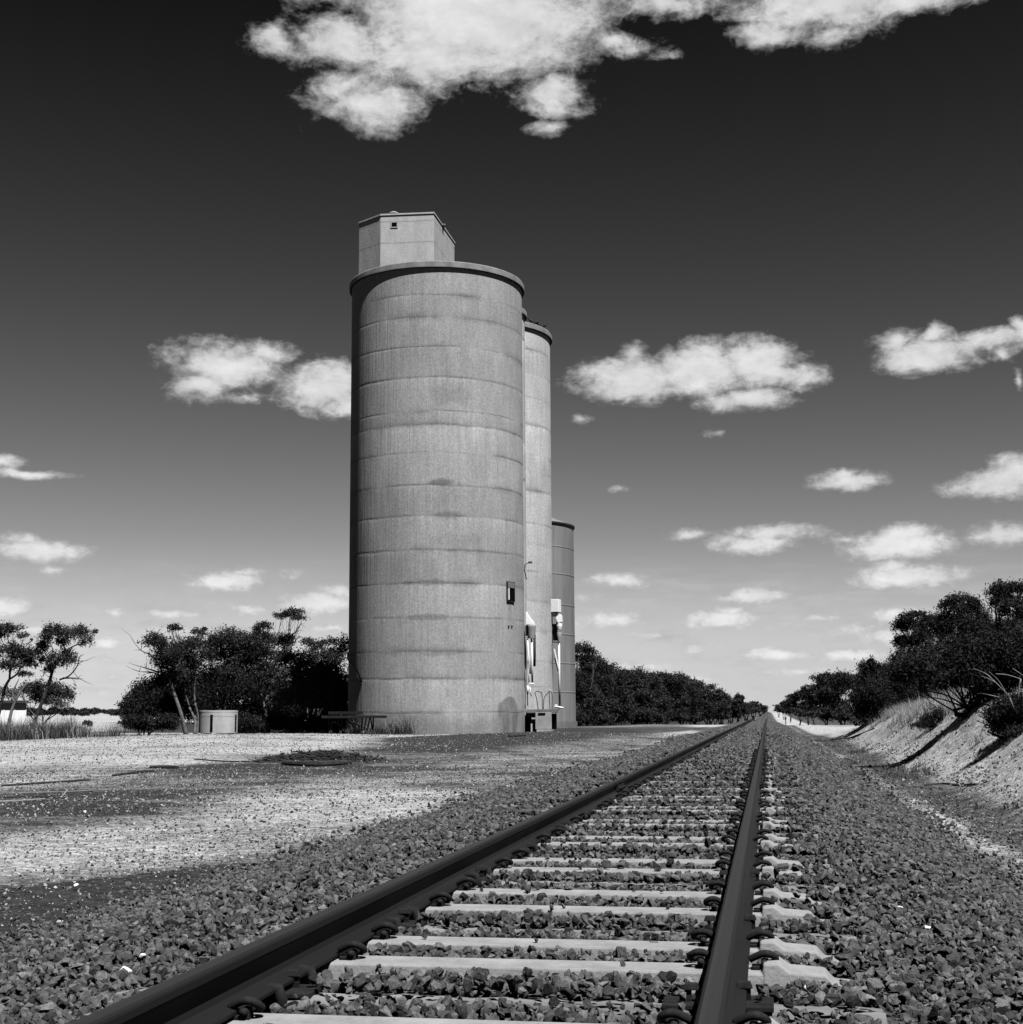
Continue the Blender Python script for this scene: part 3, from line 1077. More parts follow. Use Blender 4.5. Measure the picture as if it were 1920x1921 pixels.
cs = make_concrete_sleeper()
add_clips(cs, True)
for pr in (proto_clip, proto_house):
    bpy.data.objects.remove(pr)
ts = make_timber_sleeper()
nC = nT = 0
rs = random.Random(9)
for i, (y, kd) in enumerate(ROWS):
    src = cs if kd == 'C' else ts
    cnt = nC if kd == 'C' else nT
    loc = (XC + rs.uniform(-.015, .015), y, float(dip(y)) - (rs.uniform(0, .006) if kd == 'C' else rs.uniform(0.004, .03)))
    if cnt == 0:
        r = src
        r.location = loc
    else:
        r = copy_thing(src, loc)
    if kd == 'T':
        nT += 1
        r['label'] = f'cracked grey timber sleeper half sunk in ballast, {ORD[nT - 1]} timber one from the picture bottom'
    else:
        nC += 1
        if i == 0:
            r['label'] = 'pale concrete sleeper at the very bottom edge, nearest the camera'
        else:
            r['label'] = f'pale stepped concrete sleeper with spring clips, {ORD[nC - 1]} concrete one from the picture bottom'


# ------------------------------------------------------------------ silos
AZ = lambda px, py: math.atan2(*ray(px, py)[:2])
TEL = lambda px, py: (lambda d: d[2] / math.hypot(d[0], d[1]))(ray(px, py))
D1 = 81.0
a_l, a_r = AZ(655.0, 1150), AZ(983.5, 1150)
hw = (a_r - a_l) / 2
SR = D1 * math.sin(hw)
C1 = np.array([math.sin((a_l + a_r) / 2), math.cos((a_l + a_r) / 2)]) * D1
dt1 = math.sqrt(D1 ** 2 - SR ** 2)
ZT1 = CH + dt1 * TEL(983.5, 549)                       # top of the wall below the rim
tz = ZT1 - CH
dt3 = tz / TEL(1033.5, 641)
D3 = math.sqrt(dt3 ** 2 + SR ** 2)
a3 = AZ(1035.5, 1000) - math.asin(SR / D3)
C3 = np.array([math.sin(a3), math.cos(a3)]) * D3
dt2 = tz / TEL(990, 597)
R2 = 2.6
D2 = math.sqrt(dt2 ** 2 + R2 ** 2)
a2 = AZ(988.0, 590) - math.asin((R2 + 0.12) / D2)
C2 = np.array([math.sin(a2), math.cos(a2)]) * D2
ZB = -0.85


def cyl_hit(px, py, C, R):
    d = ray(px, py)
    a = d[0] ** 2 + d[1] ** 2
    b = -2 * (d[0] * C[0] + d[1] * C[1])
    c = C[0] ** 2 + C[1] ** 2 - R * R
    disc = max(b * b - 4 * a * c, 0)
    t = (-b - math.sqrt(disc)) / (2 * a)
    p = CAM + d * t
    return p, math.atan2(p[0] - C[0], -(p[1] - C[1]))     # angle 0 faces -y, grows towards +x


def silo_wall(C, R, top, lines_z, seed, parent, stains=(), zb=ZB, dz=0.06, mat='silo'):
    segs = 200
    zs = np.arange(0, top - zb + 1e-6, dz)
    zs[-1] = top - zb
    ph = np.linspace(-math.pi, math.pi, segs, endpoint=False)
    PH, ZZ = np.meshgrid(ph, zs)
    X, Y = R * np.sin(PH), -R * np.cos(PH)
    A = PH * R
    line = np.zeros(PH.shape)
    bloom = np.zeros(PH.shape)
    stn = np.zeros(PH.shape)
    band = np.zeros(PH.shape)
    lz = [q - zb for q in lines_z]
    rr = random.Random(seed)
    wig = (fbm(A * 0.8, ZZ * 0.2, seed, 4) - 0.5) * 0.13
    for i, q in enumerate(lz):
        w = rr.uniform(0.04, 0.07)
        amp = np.clip(0.30 + 2.4 * (fbm(A * 0.6 + i * 9.1, ZZ * 0 + i, seed + 3, 5) - 0.42), 0.03, 1)
        line = np.maximum(line, amp * np.exp(-((ZZ - q - wig) / w) ** 2))
        # dirt that has run out of the joint
        sm = np.clip((fbm(A * 0.45 + i * 5.7, ZZ * 0.0 + i * 3, seed + 8, 3) - 0.5) * 3.2, 0, 1)
        up = np.exp(-np.clip((ZZ - q - wig) / 0.28, 0, None) ** 2 * 1.5) * (ZZ > q + wig) + np.exp(-np.clip((q + wig - ZZ) / 0.16, 0, None) ** 2) * (ZZ <= q + wig)
        stn = np.maximum(stn, 0.6 * sm * up * (0.5 + fbm(A * 2.5, ZZ * 4, seed + 4, 4)))
        band = np.where(ZZ > q + wig * 0.5, rr.random(), band)
        # lime washed out of the joint: pale runs of uneven length below it
        runl = 0.25 + 1.5 * fbm(A * 1.9 + i * 4.3, ZZ * 0 + 2 * i, seed + 12, 4) ** 2
        where_ = np.clip((fbm(A * 0.35 + i * 7.1, ZZ * 0 + i, seed + 13, 3) - 0.42) * 4, 0, 1)
        dn = np.clip((q + wig - ZZ) / runl, 0, None)
        bloom = np.maximum(bloom, where_ * np.exp(-dn * 1.6) * (ZZ < q + wig) * (0.3 + fbm(A * 5.0, ZZ * 0.35 + i, seed + 14, 4)))
    for (p0, z0, sx_, sz_, amp, kind) in stains:
        u = (PH - p0) * R
        v = ZZ - (z0 - zb)
        rag = (fbm(A * 1.6, ZZ * 1.6, seed + 31, 5) - 0.5)
        if kind == 'blob':
            k = sstep(0.0, 0.45, 1 - np.sqrt((u / sx_) ** 2 + (v / sz_) ** 2) + rag * 1.2)
        elif kind == 'drop':        # pear-shaped wet patch, wide below
            wid = sx_ * np.sqrt(np.clip(1 - np.clip(v / sz_, 0, 1) ** 2, 0, 1)) * (1 - 0.18 * np.clip(-v / sz_, 0, 1))
            k = sstep(-0.15, 0.22, wid - np.abs(u) + rag * 0.4) * (v < sz_)
            k = k * (0.7 + 0.9 * (fbm(A * 3.2, ZZ * 0.5, seed + 6, 4) - 0.2))
            k = k * (1 - 0.85 * np.exp(-((u - 0.1) / 0.09) ** 2) * sstep(-0.2, 0.3, -v + 0.3))
        else:                       # run of dirt downwards
            k = np.exp(-(u / sx_) ** 2) * sstep(0, 0.1, -v) * sstep(sz_, 0.0, -v) * (0.4 + fbm(A * 5, ZZ * 0.6, seed + 7, 3))
        stn = np.maximum(stn, amp * np.clip(k, 0, 1))
    # dirt drawn down from the foot
    stn = np.maximum(stn, 0.35 * sstep(0.9, 0.2, ZZ - 0.55 + (fbm(A * 0.7, A * 0, seed + 5, 4) - 0.5)))
    n, m = PH.shape
    idx = np.arange(n * m).reshape(n, m)
    nx = np.roll(idx, -1, axis=1)
    Qd = np.stack([idx[:-1], nx[:-1], nx[1:], idx[1:]], -1).reshape(-1, 4)
    V = np.stack([X, Y, ZZ], -1).reshape(-1, 3)
    return tri_mesh('wall', V, Qd, MAT[mat], parent, {'pour_line': line.ravel(), 'bloom': np.clip(bloom, 0, 1).ravel(), 'stain': stn.ravel(), 'band': band.ravel(), 'arc': A.ravel()}, smooth=True, k=4)


line_py = [553, 595, 650, 708, 771, 797, 849, 910, 968, 1032, 1094, 1158, 1222, 1273, 1337]
LZ = [cyl_hit(823, q, C1, SR)[0][2] for q in line_py][::-1]
st = []
for (px, py, sx_, sz_, amp, kd) in [(835, 905, 1.3, 0.32, .75, 'blob'), (845, 966, 1.0, 0.22, .5, 'blob'), (810, 1093, 1.7, 0.2, .6, 'blob'), (800, 1158, 1.6, 0.2, .5, 'blob'), (830, 1224, 1.6, 0.25, .5, 'blob'),
                                   (957, 1340, 1.0, 0.96, .85, 'drop'), (956, 1130, 0.2, 1.6, .45, 'run'), (845, 740, 1.4, .6, .2, 'blob'), (860, 1012, 1.8, .5, .22, 'blob')]:
    p, a = cyl_hit(px, py, C1, SR)
    st.append((a, p[2], sx_, sz_, amp, kd))

silo1 = empty('grain_silo', (C1[0], C1[1], ZB), 'tall round concrete silo in front, crowned by a boxy concrete headhouse', 'silo', 'concrete silos in a row')
silo_wall(C1, SR, ZT1 + 0.1, LZ, 1, silo1, st)


def rim(root, R, top, over=0.15, h=0.34):
    z = top - ZB
    mb = MB()
    mb.lathe([(R - 0.3, z), (R + over, z + 0.002), (R + over + .004, z + 0.06), (R + over, z + h - 0.05), (R + over - 0.03, z + h), (R - 0.5, z + h + 0.01), (0.0, z + h + 0.06)], 160)
    return mb.build('roof_rim', MAT['rim'], root, smooth=False)


rim(silo1, SR, ZT1)


def local(root, p):
    return np.asarray(p, float) - np.array(root.location)


# headhouse: plan read from its corners, all on the roof slab
zr = ZT1 + 0.35
dn = D1 - 3.3                          # distance of the front wall
p_fr = Pd(814, 401, dn)
p_fl = Pd(714.5, 405, p_fr[2] - CH and (p_fr[2] - CH) / TEL(714.5, 405))
HT = p_fr[2]
p_bl = Pd(674, 420, (HT - CH) / TEL(674, 420))
p_br = Pd(853, 457, (HT - CH) / TEL(853, 457))
p_b2 = p_br + (p_bl - p_fl) * 1.0 + (p_fl - p_fr) * 0.6
hx = p_b2[:2] * 0.5 + (p_bl[:2] + (p_br - p_fr)[:2]) * 0.5
hh = [p_fl, p_fr, p_br, np.array([hx[0], hx[1], HT]), p_bl]
mb = MB()
base = [local(silo1, (p[0], p[1], zr)) for p in hh]
mb.prism(base, (0, 0, HT - zr))
hho = mb.build('headhouse', MAT['headhouse'], silo1, bevel=0.02)
hho['label'] = 'boxy pale concrete headhouse with a chamfered left corner'
cen = sum(hh) / len(hh)
mb = MB()
cap = [local(silo1, cen + (p - cen) * 1.018 + np.array([0, 0, 0.002])) for p in hh]
mb.prism(cap, (0, 0, 0.09))
mb.build('roof_slab', MAT['headhouse'], hho)
# pour joints of the headhouse, thin proud ribs of darker mortar
e1 = (p_fr - p_fl) / np.linalg.norm(p_fr - p_fl)
nrm = np.array([e1[1], -e1[0], 0])
mb = MB()
wc = p_fl + (p_fr - p_fl) * 0.26
wz = Pd(741, 422, np.hypot(wc[0], wc[1]))[2]
ang = math.atan2(e1[1], e1[0])
wl = local(silo1, (wc[0], wc[1], wz))
for (ox, oz, sx_, sz_) in [(0, .15, .40, .05), (0, -.15, .40, .05), (-.175, 0, .05, .25), (.175, 0, .05, .25)]:
    mb.box((wl[0] + e1[0] * ox + nrm[0] * .012, wl[1] + e1[1] * ox + nrm[1] * .012, wl[2] + oz), (sx_, .05, sz_), ang)
wf = mb.build('window', MAT['headhouse'], hho)
mb = MB()
mb.box((wl[0] + nrm[0] * .004, wl[1] + nrm[1] * .004, wl[2]), (.30, .02, .25), ang)
mb.build('window_inner_shade', MAT['black'], wf)  # black panel stands in for the dark inside the window
mb = MB()
vp = p_fl + (p_fr - p_fl) * 0.22 - nrm * 0.5
vl = local(silo1, (vp[0], vp[1], HT + 0.08))
mb.lathe([(.22, 0), (.24, .12), (.30, .14), (.27, .22), (.15, .29), (.0, .31)], 20, vl)
mb.build('roof_vent', MAT['concrete'], hho, smooth=True)
mb = MB()
q = p_fr + (p_br - p_fr) * 0.42
ql = local(silo1, (q[0], q[1], HT))
mb.box((ql[0], ql[1], ql[2] + .05), (.25, .5, .09), ang + 0.3)
mb.build('wall_bracket', MAT['grey_paint'], hho)

# hatch with its door ajar, on the right flank of the front silo
hp, ha = cyl_hit(957.5, 1113, C1, SR)
hl = local(silo1, hp)
ne = np.array([math.sin(ha), -math.cos(ha), 0])
te = np.array([math.cos(ha), math.sin(ha), 0])
hz0 = cyl_hit(957, 1128, C1, SR)[0][2]
hz1 = cyl_hit(957, 1092, C1, SR)[0][2]
hm = (hz0 + hz1) / 2 - ZB
hh_ = hz1 - hz0
wdt = 0.72
bx_ = lambda mb, u, z, d, su, sd, sz: mb.box((hl[0] + te[0] * u + ne[0] * d, hl[1] + te[1] * u + ne[1] * d, z), (su, sd, sz), ha)
mb = MB()
for u in (-wdt / 2, wdt / 2):
    bx_(mb, u, hm, .03, .035, .10, hh_ + .035)
for z in (hm - hh_ / 2, hm + hh_ / 2):
    bx_(mb, 0, z, .03, wdt - .037, .10, .035)
hf = mb.build('hatch_frame', MAT['dark'], silo1)
mb = MB()
bx_(mb, 0, hm, .02, wdt - .04, .05, hh_ - .04)
mb.build('hatch_inner_shade', MAT['black'], hf)  # black panel in place of the unlit hatch interior
mb = MB()
bx_(mb, 0, hm + hh_ / 2 - .17, .06, wdt - .04, .05, .30)
mb.build('hatch_lintel', MAT['old_concrete'], hf)
mb = MB()
bx_(mb, -wdt / 2 + .085, hm - .14, .085, .06, .07, hh_ - .42)
mb.build('hatch_door', MAT['white'], hf)
mb = MB()
for px in (954, 960):
    p, a = cyl_hit(px, 1175, C1, SR)
    l = local(silo1, p)
    mb.box((l[0] + math.sin(a) * .02, l[1] - math.cos(a) * .02, l[2]), (.09, .08, .09), a)
mb.build('wall_bolts', MAT['dark'], silo1)

# the cell between the silos, and the rear silo
tower = empty('grain_silo', (C2[0], C2[1], ZB), 'slim concrete silo cell squeezed behind, only its dark rim showing', 'silo', 'concrete silos in a row')
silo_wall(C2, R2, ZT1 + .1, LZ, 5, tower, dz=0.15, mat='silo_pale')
rim(tower, R2, ZT1)
silo3 = empty('grain_silo', (C3[0], C3[1], ZB), 'bright rear concrete silo half hidden, white loading spouts on its side', 'silo', 'concrete silos in a row')
LZ3 = sorted([cyl_hit(1012, q, C3, SR)[0][2] for q in (661, 706, 750, 801, 856, 889, 923, 984, 1025, 1075, 1130, 1185, 1241, 1290)])
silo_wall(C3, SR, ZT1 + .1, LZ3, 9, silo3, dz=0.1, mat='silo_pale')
rim(silo3, SR, ZT1)


# birds on the rear silo
def bird(px, py, label, rz, s_=1.0):
    th = math.atan2(Pd(px, py, D3 - 2)[0] - C3[0], 1)
    d = math.radians(0)
    ph_ = math.asin(max(-1, min(1, (AZ(px, py) - a3) / (a_silo3))))
    x, y = C3[0] + (SR - .05) * math.sin(ph_ + 0.12), C3[1] - (SR - .05) * math.cos(ph_ + 0.12)
    mb = MB()
    body = smooth_path([(-.26, 0, .09), (-.12, 0, .13), (.0, 0, .19), (.09, 0, .26), (.13, 0, .33), (.17, 0, .36), (.24, 0, .345)], 4)
    rad = np.interp(np.linspace(0, 1, len(body)), [0, .2, .4, .55, .7, .85, 1], [.012, .05, .085, .08, .05, .05, .006])
    mb.tube(np.array(body) * s_, rad * s_, 8)
    for q in (-.03, .03):
        mb.tube([(0.0, q * s_, .12 * s_), (0.01, q * s_, -0.01)], .009, 5)
    o = mb.build('bird', MAT['dark'], None, smooth=True)
    o.location = (x, y, ZT1 + 0.35)
    o.rotation_euler = (0, 0, rz)
    tag(o, label, 'bird', 'birds perched on the rear silo')


a_silo3 = math.asin(SR / D3)
bird(1002, 601, 'small dark bird standing upright on the rear silo rim, leftmost of five', 2.8, 1.1)
bird(1010, 605, 'small dark bird hunched second from left on the rear silo rim', 0.4, 1.0)
bird(1014, 607, 'small dark bird low in the middle of the row on the rear silo rim', 3.3, 0.85)
bird(1023, 611, 'small dark bird spread tail on the rear silo rim, fourth from left', 0.2, 1.0)
bird(1031, 616, 'small dark bird at the right end of the rear silo rim', 3.0, 0.85)

# ------------------------------------------------------------------ steel bin beyond the silos
DB = 108.0
RB = 4.6
ab = AZ(1078, 1150) - math.asin(RB / DB)
CB = np.array([math.sin(ab), math.cos(ab)]) * DB
dtb = math.sqrt(DB ** 2 - RB ** 2)
zb_t = CH + dtb * TEL(1078, 991)
zb_0 = CH + dtb * TEL(1078, 1353)
sbin = empty('steel_bin', (CB[0], CB[1], 0), 'grey ribbed steel grain bin with a low conical roof behind the silos', 'grain bin')
mb = MB()
mb.lathe([(RB, zb_0), (RB, zb_t)], 96)
wall = mb.build('wall', MAT['steel_bin'], sbin, smooth=True)
ring_py = [1033, 1083, 1139, 1193, 1246, 1299]
mb = MB()
for q in ring_py:
    z = CH + dtb * TEL(1077.5, q)
    mb.lathe([(RB - .01, z - .06), (RB + .02, z - .03), (RB + .02, z + .03), (RB - .01, z + .06)], 96)
mb.build('ring_seams', MAT['steel_bin'], sbin)
mb = MB()
for k in range(24):
    a = k * 2 * math.pi / 24 + .1
    mb.box((math.cos(a) * (RB + .005), math.sin(a) * (RB + .005), (zb_0 + zb_t) / 2), (.016, .04, zb_t - zb_0 - .1), a)
mb.build('panel_seams', MAT['steel_bin'], sbin)
mb = MB()
mb.lathe([(RB - .1, zb_t), (RB + .10, zb_t - .02), (RB + .10, zb_t + .10), (RB + .02, zb_t + .12)], 96)
mb.build('eave_shadow', MAT['dark'], sbin)  # eave ring coloured dark, its shadow put into the tone
mb = MB()
mb.lathe([(RB + .05, zb_t + .10), (0.5, zb_t + 1.75), (0.5, zb_t + 1.9), (0, zb_t + 1.95)], 48)
mb.build('roof', MAT['steel_bin'], sbin)
mb = MB()
mb.lathe([(RB + .12, -1.2), (RB + .12, zb_0 - .01), (RB - .3, zb_0 + .002)], 64)
mb.build('plinth', MAT['old_concrete'], sbin)


# ------------------------------------------------------------------ spouts, platform and lamp on the rear silo
def pt(px, py, d):
    return Pd(px, py, d)


def tubep(mb, pix, d, r, sides=10):
    mb.tube([pt(px, py, d) for px, py in pix], r, sides)
    return mb


d1 = 84.6
root = empty('grain_spout', tuple(pt(995, 1280, d1 + .6)), 'white loading spout with a stained hopper hanging in the gap beside the front silo', 'grain spout', 'white loading spouts')
O = np.array(root.location)


def sub(mb):
    for i in range(len(mb.V)):
        mb.V[i] = mb.V[i] - O
    return mb


mb = MB()       # sloping chute hood
hoodpts = [pt(987, 1147, d1), pt(991, 1155, d1), pt(1001, 1168, d1), pt(1002, 1172, d1), pt(987, 1171, d1)]
mb.prism(hoodpts, np.array([0, .5, 0]))
sub(mb).build('chute_hood', MAT['white'], root)
mb = MB()       # hopper
hc = pt(997, 1184, d1 + .25)
mb.lathe([(.20, -.42), (.24, -.2), (.27, .2), (.29, .28), (.29, .34), (.26, .36)], 20, hc)
sub(mb).build('hopper', MAT['concrete'], root, smooth=True)
mb = MB()
tubep(mb, [(987, 1174), (987, 1192), (993, 1194)], d1 + .1, .04, 6)
mb.box(pt(991, 1184, d1 + .45), (.3, .1, .55))
sub(mb).build('hopper_bracket', MAT['dark'], root)
mb = MB()
tubep(mb, [(997.5, 1194), (998.5, 1240), (999, 1280)], d1 + .25, .055)
sub(mb).build('down_pipe', MAT['white'], root, smooth=True)
mb = MB()
tubep(mb, [(988, 1196), (1001, 1196)], d1 + .2, .035, 6)
tubep(mb, [(990, 1198), (993, 1240), (992, 1262), (993, 1282)], d1 + .2, .035, 6)
tubep(mb, [(992, 1282), (1002, 1283)], d1 + .2, .05, 6)
tubep(mb, [(990.5, 1286), (990.5, 1302)], d1 + .2, .05, 6)
tubep(mb, [(990, 1286), (1000, 1284)], d1 + .2, .03, 6)
tubep(mb, [(994, 1288), (997, 1306)], d1 + .2, .03, 6)
sub(mb).build('support_rods', MAT['white'], root, smooth=True)
mb = MB()
tubep(mb, [(1003, 1190), (1003.5, 1230), (1003, 1250)], d1 + .6, .075, 8)  # dark upright tube right of the down pipe
sub(mb).build('dark_tube', MAT['dark'], root, smooth=True)
mb = MB()
tubep(mb, [(992.5, 1240), (994, 1264)], d1 + .5, .085, 8)  # shorter dark tube left of the down pipe
sub(mb).build('dark_tube', MAT['dark'], root, smooth=True)
mb = MB()
tubep(mb, [(990, 1300), (990.5, 1324)], d1 + .4, .03, 6)
sub(mb).build('hanging_chain', MAT['dark'], root, smooth=True)

d2 = 91.0
root = empty('grain_spout', tuple(pt(1049, 1325, d2)), 'white loading spout with a square top box and long straight pipe before the steel bin', 'grain spout', 'white loading spouts')
O = np.array(root.location)
mb = MB()
a, b_ = pt(1036, 1124, d2), pt(1050, 1148, d2)
c_ = (a + b_) / 2
mb.box((c_[0] - .1, c_[1] + .3, c_[2]), (b_[0] - a[0] + .2, .6, a[2] - b_[2]), -.15, taper=.97)
sub(mb).build('top_box', MAT['white'], root, bevel=.02)
mb = MB()
mb.prism([pt(1043, 1158, d2 - .1), pt(1050, 1151, d2 - .1), pt(1054, 1155, d2 - .1), pt(1054.5, 1166, d2 - .1), pt(1047, 1168, d2 - .1)], np.array([0, .4, 0]))
hc = pt(1049.5, 1172, d2 + .1)
mb.lathe([(.15, -.28), (.19, -.1), (.19, .16), (.17, .2)], 18, hc)
sub(mb).build('hopper', MAT['white'], root)
mb = MB()
mb.box(pt(1042, 1152, d2 + .2), (.28, .35, .3), 0)
mb.box(pt(1041.5, 1186, d2 + .45), (.32, .25, 1.05), 0)
tubep(mb, [(1036, 1204), (1050, 1205)], d2, .04, 6)
sub(mb).build('bracket', MAT['dark'], root)
mb = MB()
mb.lathe([(.10, -.5), (.13, -.3), (.16, 0), (.12, .1)], 14, pt(1049.5, 1189, d2 + .1))
sub(mb).build('collar', MAT['concrete'], root, smooth=True)
mb = MB()
tubep(mb, [(1049, 1203), (1049.5, 1260), (1050.5, 1324)], d2 + .1, .065)
sub(mb).build('down_pipe', MAT['white'], root, smooth=True)
mb = MB()
mb.prism([pt(1039, 1217, d2), pt(1041, 1217, d2), pt(1049, 1252, d2), pt(1048, 1256, d2)], np.array([0, .1, 0]))
tubep(mb, [(1041, 1325), (1057, 1328)], d2, .06, 6)
tubep(mb, [(1041, 1326), (1043, 1322), (1046, 1324)], d2, .05, 6)
sub(mb).build('braces', MAT['white'], root)
mb = MB()
tubep(mb, [(1050, 1328), (1043, 1338)], d2, .03, 6)
tubep(mb, [(1041, 1234), (1048, 1260)], d2 + .25, .04, 6)
sub(mb).build('stays', MAT['dark'], root)

dp = 84.0
plat = empty('loading_platform', tuple(pt(1015, 1366, dp)), 'low concrete loading platform with two bent hoop handrails beside the silos', 'platform')
O = np.array(plat.location)
az_p = AZ(1015, 1360)
mb = MB()
a, b_ = pt(984, 1330.5, dp), pt(1043, 1331, dp)
c_ = (a + b_) / 2
wd = np.linalg.norm(b_ - a)
mb.box((c_[0], c_[1] + .9, c_[2] - .09), (wd, 2.0, .2), -az_p)
mb.box((c_[0] - .45, c_[1] + .02 + .1, c_[2] - .33), (wd * .42, .2, .27), -az_p)
sub(mb).build('deck', MAT['old_concrete'], plat, bevel=.015)
mb = MB()
q = pt(1018, 1352, dp - .08)
mb.box((q[0], q[1] + .4, q[2]), (.95, .9, .98), -az_p, taper=.97)
sub(mb).build('pier', MAT['concrete'], plat, bevel=.02)
mb = MB()
q = pt(1000, 1358, dp + .15)
mb.box((q[0], q[1] + .3, q[2] - .1), (.34, .5, .75), -az_p)
sub(mb).build('side_block', MAT['headhouse'], plat, bevel=.02)
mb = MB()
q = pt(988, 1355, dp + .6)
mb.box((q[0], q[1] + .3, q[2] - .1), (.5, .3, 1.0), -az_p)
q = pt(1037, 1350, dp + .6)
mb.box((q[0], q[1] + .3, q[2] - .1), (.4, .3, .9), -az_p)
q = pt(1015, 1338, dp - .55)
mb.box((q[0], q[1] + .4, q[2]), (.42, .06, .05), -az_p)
sub(mb).build('under_deck_shade', MAT['black'], plat)  # black blocks stand in for the shade under the deck
for path in ([(1010, 1331), (1007, 1310), (1004, 1301), (1007, 1297), (1013, 1298), (1017, 1303), (1018, 1331)], [(1020, 1331), (1021, 1310), (1027, 1302), (1031, 1297), (1036, 1302), (1036, 1331)], [(1032, 1331), (1031, 1297)]):
    mb = MB()
    mb.tube(smooth_path([pt(px, py, dp + .1) for px, py in path], 4), .024, 6)
    sub(mb).build('hoop_rail', MAT['dark'], plat, smooth=True)

dl = 83.5
lamp = empty('floodlight', tuple(pt(986, 1068, dl)), 'small dark floodlight on a bent arm near the right edge of the front silo', 'lamp')
O = np.array(lamp.location)
mb = MB()
tubep(mb, [(984.5, 1068), (985, 1060), (989, 1057), (993, 1056)], dl, .022, 6)
tubep(mb, [(984, 1067), (986, 1078), (988, 1087)], dl, .035, 6)
sub(mb).build('arm', MAT['dark'], lamp)
mb = MB()
q = pt(995, 1055, dl)
mb.box(q, (.26, .24, .11), .4, taper=.7)
sub(mb).build('lamp_head', MAT['dark'], lamp, bevel=.01)

# black hose that clings to the shaded flank of the front silo
pth = []
for px, py in [(653, 1224), (656, 1236), (664, 1246), (669, 1255), (674, 1267), (679.5, 1279)]:
    p, a = cyl_hit(max(px, 657.5), py, C1, SR + .06)
    pth.append(p + (np.array([-.12, 0, 0]) if px < 657 else 0))
mb = MB()
mb.tube(smooth_path(pth, 4), .05, 8)
O = np.array(pth[-1])
o = sub(mb).build('hose', MAT['black'], None, smooth=True)
o.location = tuple(O)
tag(o, 'black bent hose hanging on the shaded left flank of the front silo', 'hose')

# ------------------------------------------------------------------ trestle at the foot of the front silo
dt = 73.5
tre = empty('trestle', tuple(pt(665, 1376, dt)), 'dark low trestle with splayed legs standing at the left foot of the front silo', 'trestle')
O = np.array(tre.location)
mb = MB()
a, b_ = pt(604, 1343, dt), pt(726, 1346.5, dt)
ta = math.atan2(b_[1] - a[1], b_[0] - a[0])
mid = (a + b_) / 2
mb.box((mid[0], mid[1], mid[2]), (np.linalg.norm(b_ - a), .8, .13), ta)
sub(mb).build('deck', MAT['charcoal'], tre, bevel=.01)
mb = MB()
for px, w_ in ((628, .5), (655, .9), (672, .4)):
    q = pt(px, 1338, dt)
    mb.box((q[0], q[1], q[2] + .02), (w_, .5, .14))
sub(mb).build('scrap_on_deck', MAT['charcoal'], tre)
for (x0, x1, m_) in [(617, 619, 'dark'), (624, 622, 'dark'), (633, 639, 'dark'), (641, 640, 'dark'), (680, 679, 'dark'), (688, 682, 'grey_paint'), (694, 688, 'dark'), (696, 700, 'dark'), (701, 700, 'dark')]:
    mb = MB()
    mb.tube([pt(x0, 1347, dt + .15), pt(x1, 1376, dt - .1)], .035, 6)
    sub(mb).build('leg', MAT[m_], tre)
mb = MB()
mb.tube([pt(650, 1352, dt), pt(684, 1366, dt)], .03, 6)
sub(mb).build('brace', MAT['dark'], tre)

# ------------------------------------------------------------------ round concrete tank
dk = 84.0
tc_ = pt(396.5, 1366, dk)
tzb, tzt = pt(396, 1372, dk)[2], pt(396, 1334, dk)[2]
RT = 35.0 / FPX * dk
tank = empty('concrete_tank', (tc_[0], tc_[1] + RT, tzb - .1), 'squat round concrete tank with a ladder slot down its front, before the trees', 'tank')
O = np.array(tank.location)
ht = tzt - tzb + .1
mb = MB()
mb.lathe([(RT, 0), (RT + .004, ht - .07), (RT + .012, ht - .06), (RT + .012, ht + .03), (RT - .14, ht + .04), (RT - .14, ht - .25), (0, ht - .27)], 56)
mb.build('wall', MAT['headhouse'], tank)
mb = MB()
for k in range(8):
    z = .12 + k * (ht - .25) / 8
    for a_ in (0.02, 1.45):
        mb.box((math.sin(a_) * (RT + .004), -math.cos(a_) * (RT + .004), z + .02), (.15, .05, .075), a_)
mb.build('slot_shade', MAT['black'], tank)  # black boxes painted as the shadow gaps of the ladder slots

# ------------------------------------------------------------------ shed at the left edge
ds = 96.0
p0, p1 = pt(-70, 1362, ds), pt(49, 1362, ds)
zt, zb2 = pt(0, 1319, ds)[2], pt(0, 1368, ds)[2]
shed = empty('shed', tuple(p1), 'white walled low shed with a dark flat roof at the left edge', 'shed')
O = np.array(shed.location)
sa = math.atan2(p1[1] - p0[1], p1[0] - p0[0])
L = np.linalg.norm((p1 - p0)[:2])
mid = (p0 + p1) / 2
nx_, ny_ = -math.sin(sa), math.cos(sa)
mb = MB()
mb.box((mid[0] + nx_ * 1.6, mid[1] + ny_ * 1.6, (zt + zb2) / 2), (L, 3.2, zt - zb2), sa)
sub(mb).build('wall', MAT['white'], shed)
mb = MB()
mb.box((mid[0] + nx_ * 1.6, mid[1] + ny_ * 1.6, zt + .08), (L + .25, 3.7, .17), sa)
sub(mb).build('roof', MAT['roof'], shed)
mb = MB()
for q in np.linspace(-L / 2 + .4, L / 2 - .02, 6):
    mb.box((mid[0] + math.cos(sa) * q - nx_ * .012, mid[1] + math.sin(sa) * q - ny_ * .012, (zt + zb2) / 2), (.04, .03, zt - zb2 - .02), sa)
sub(mb).build('sheet_joints', MAT['white'], shed)


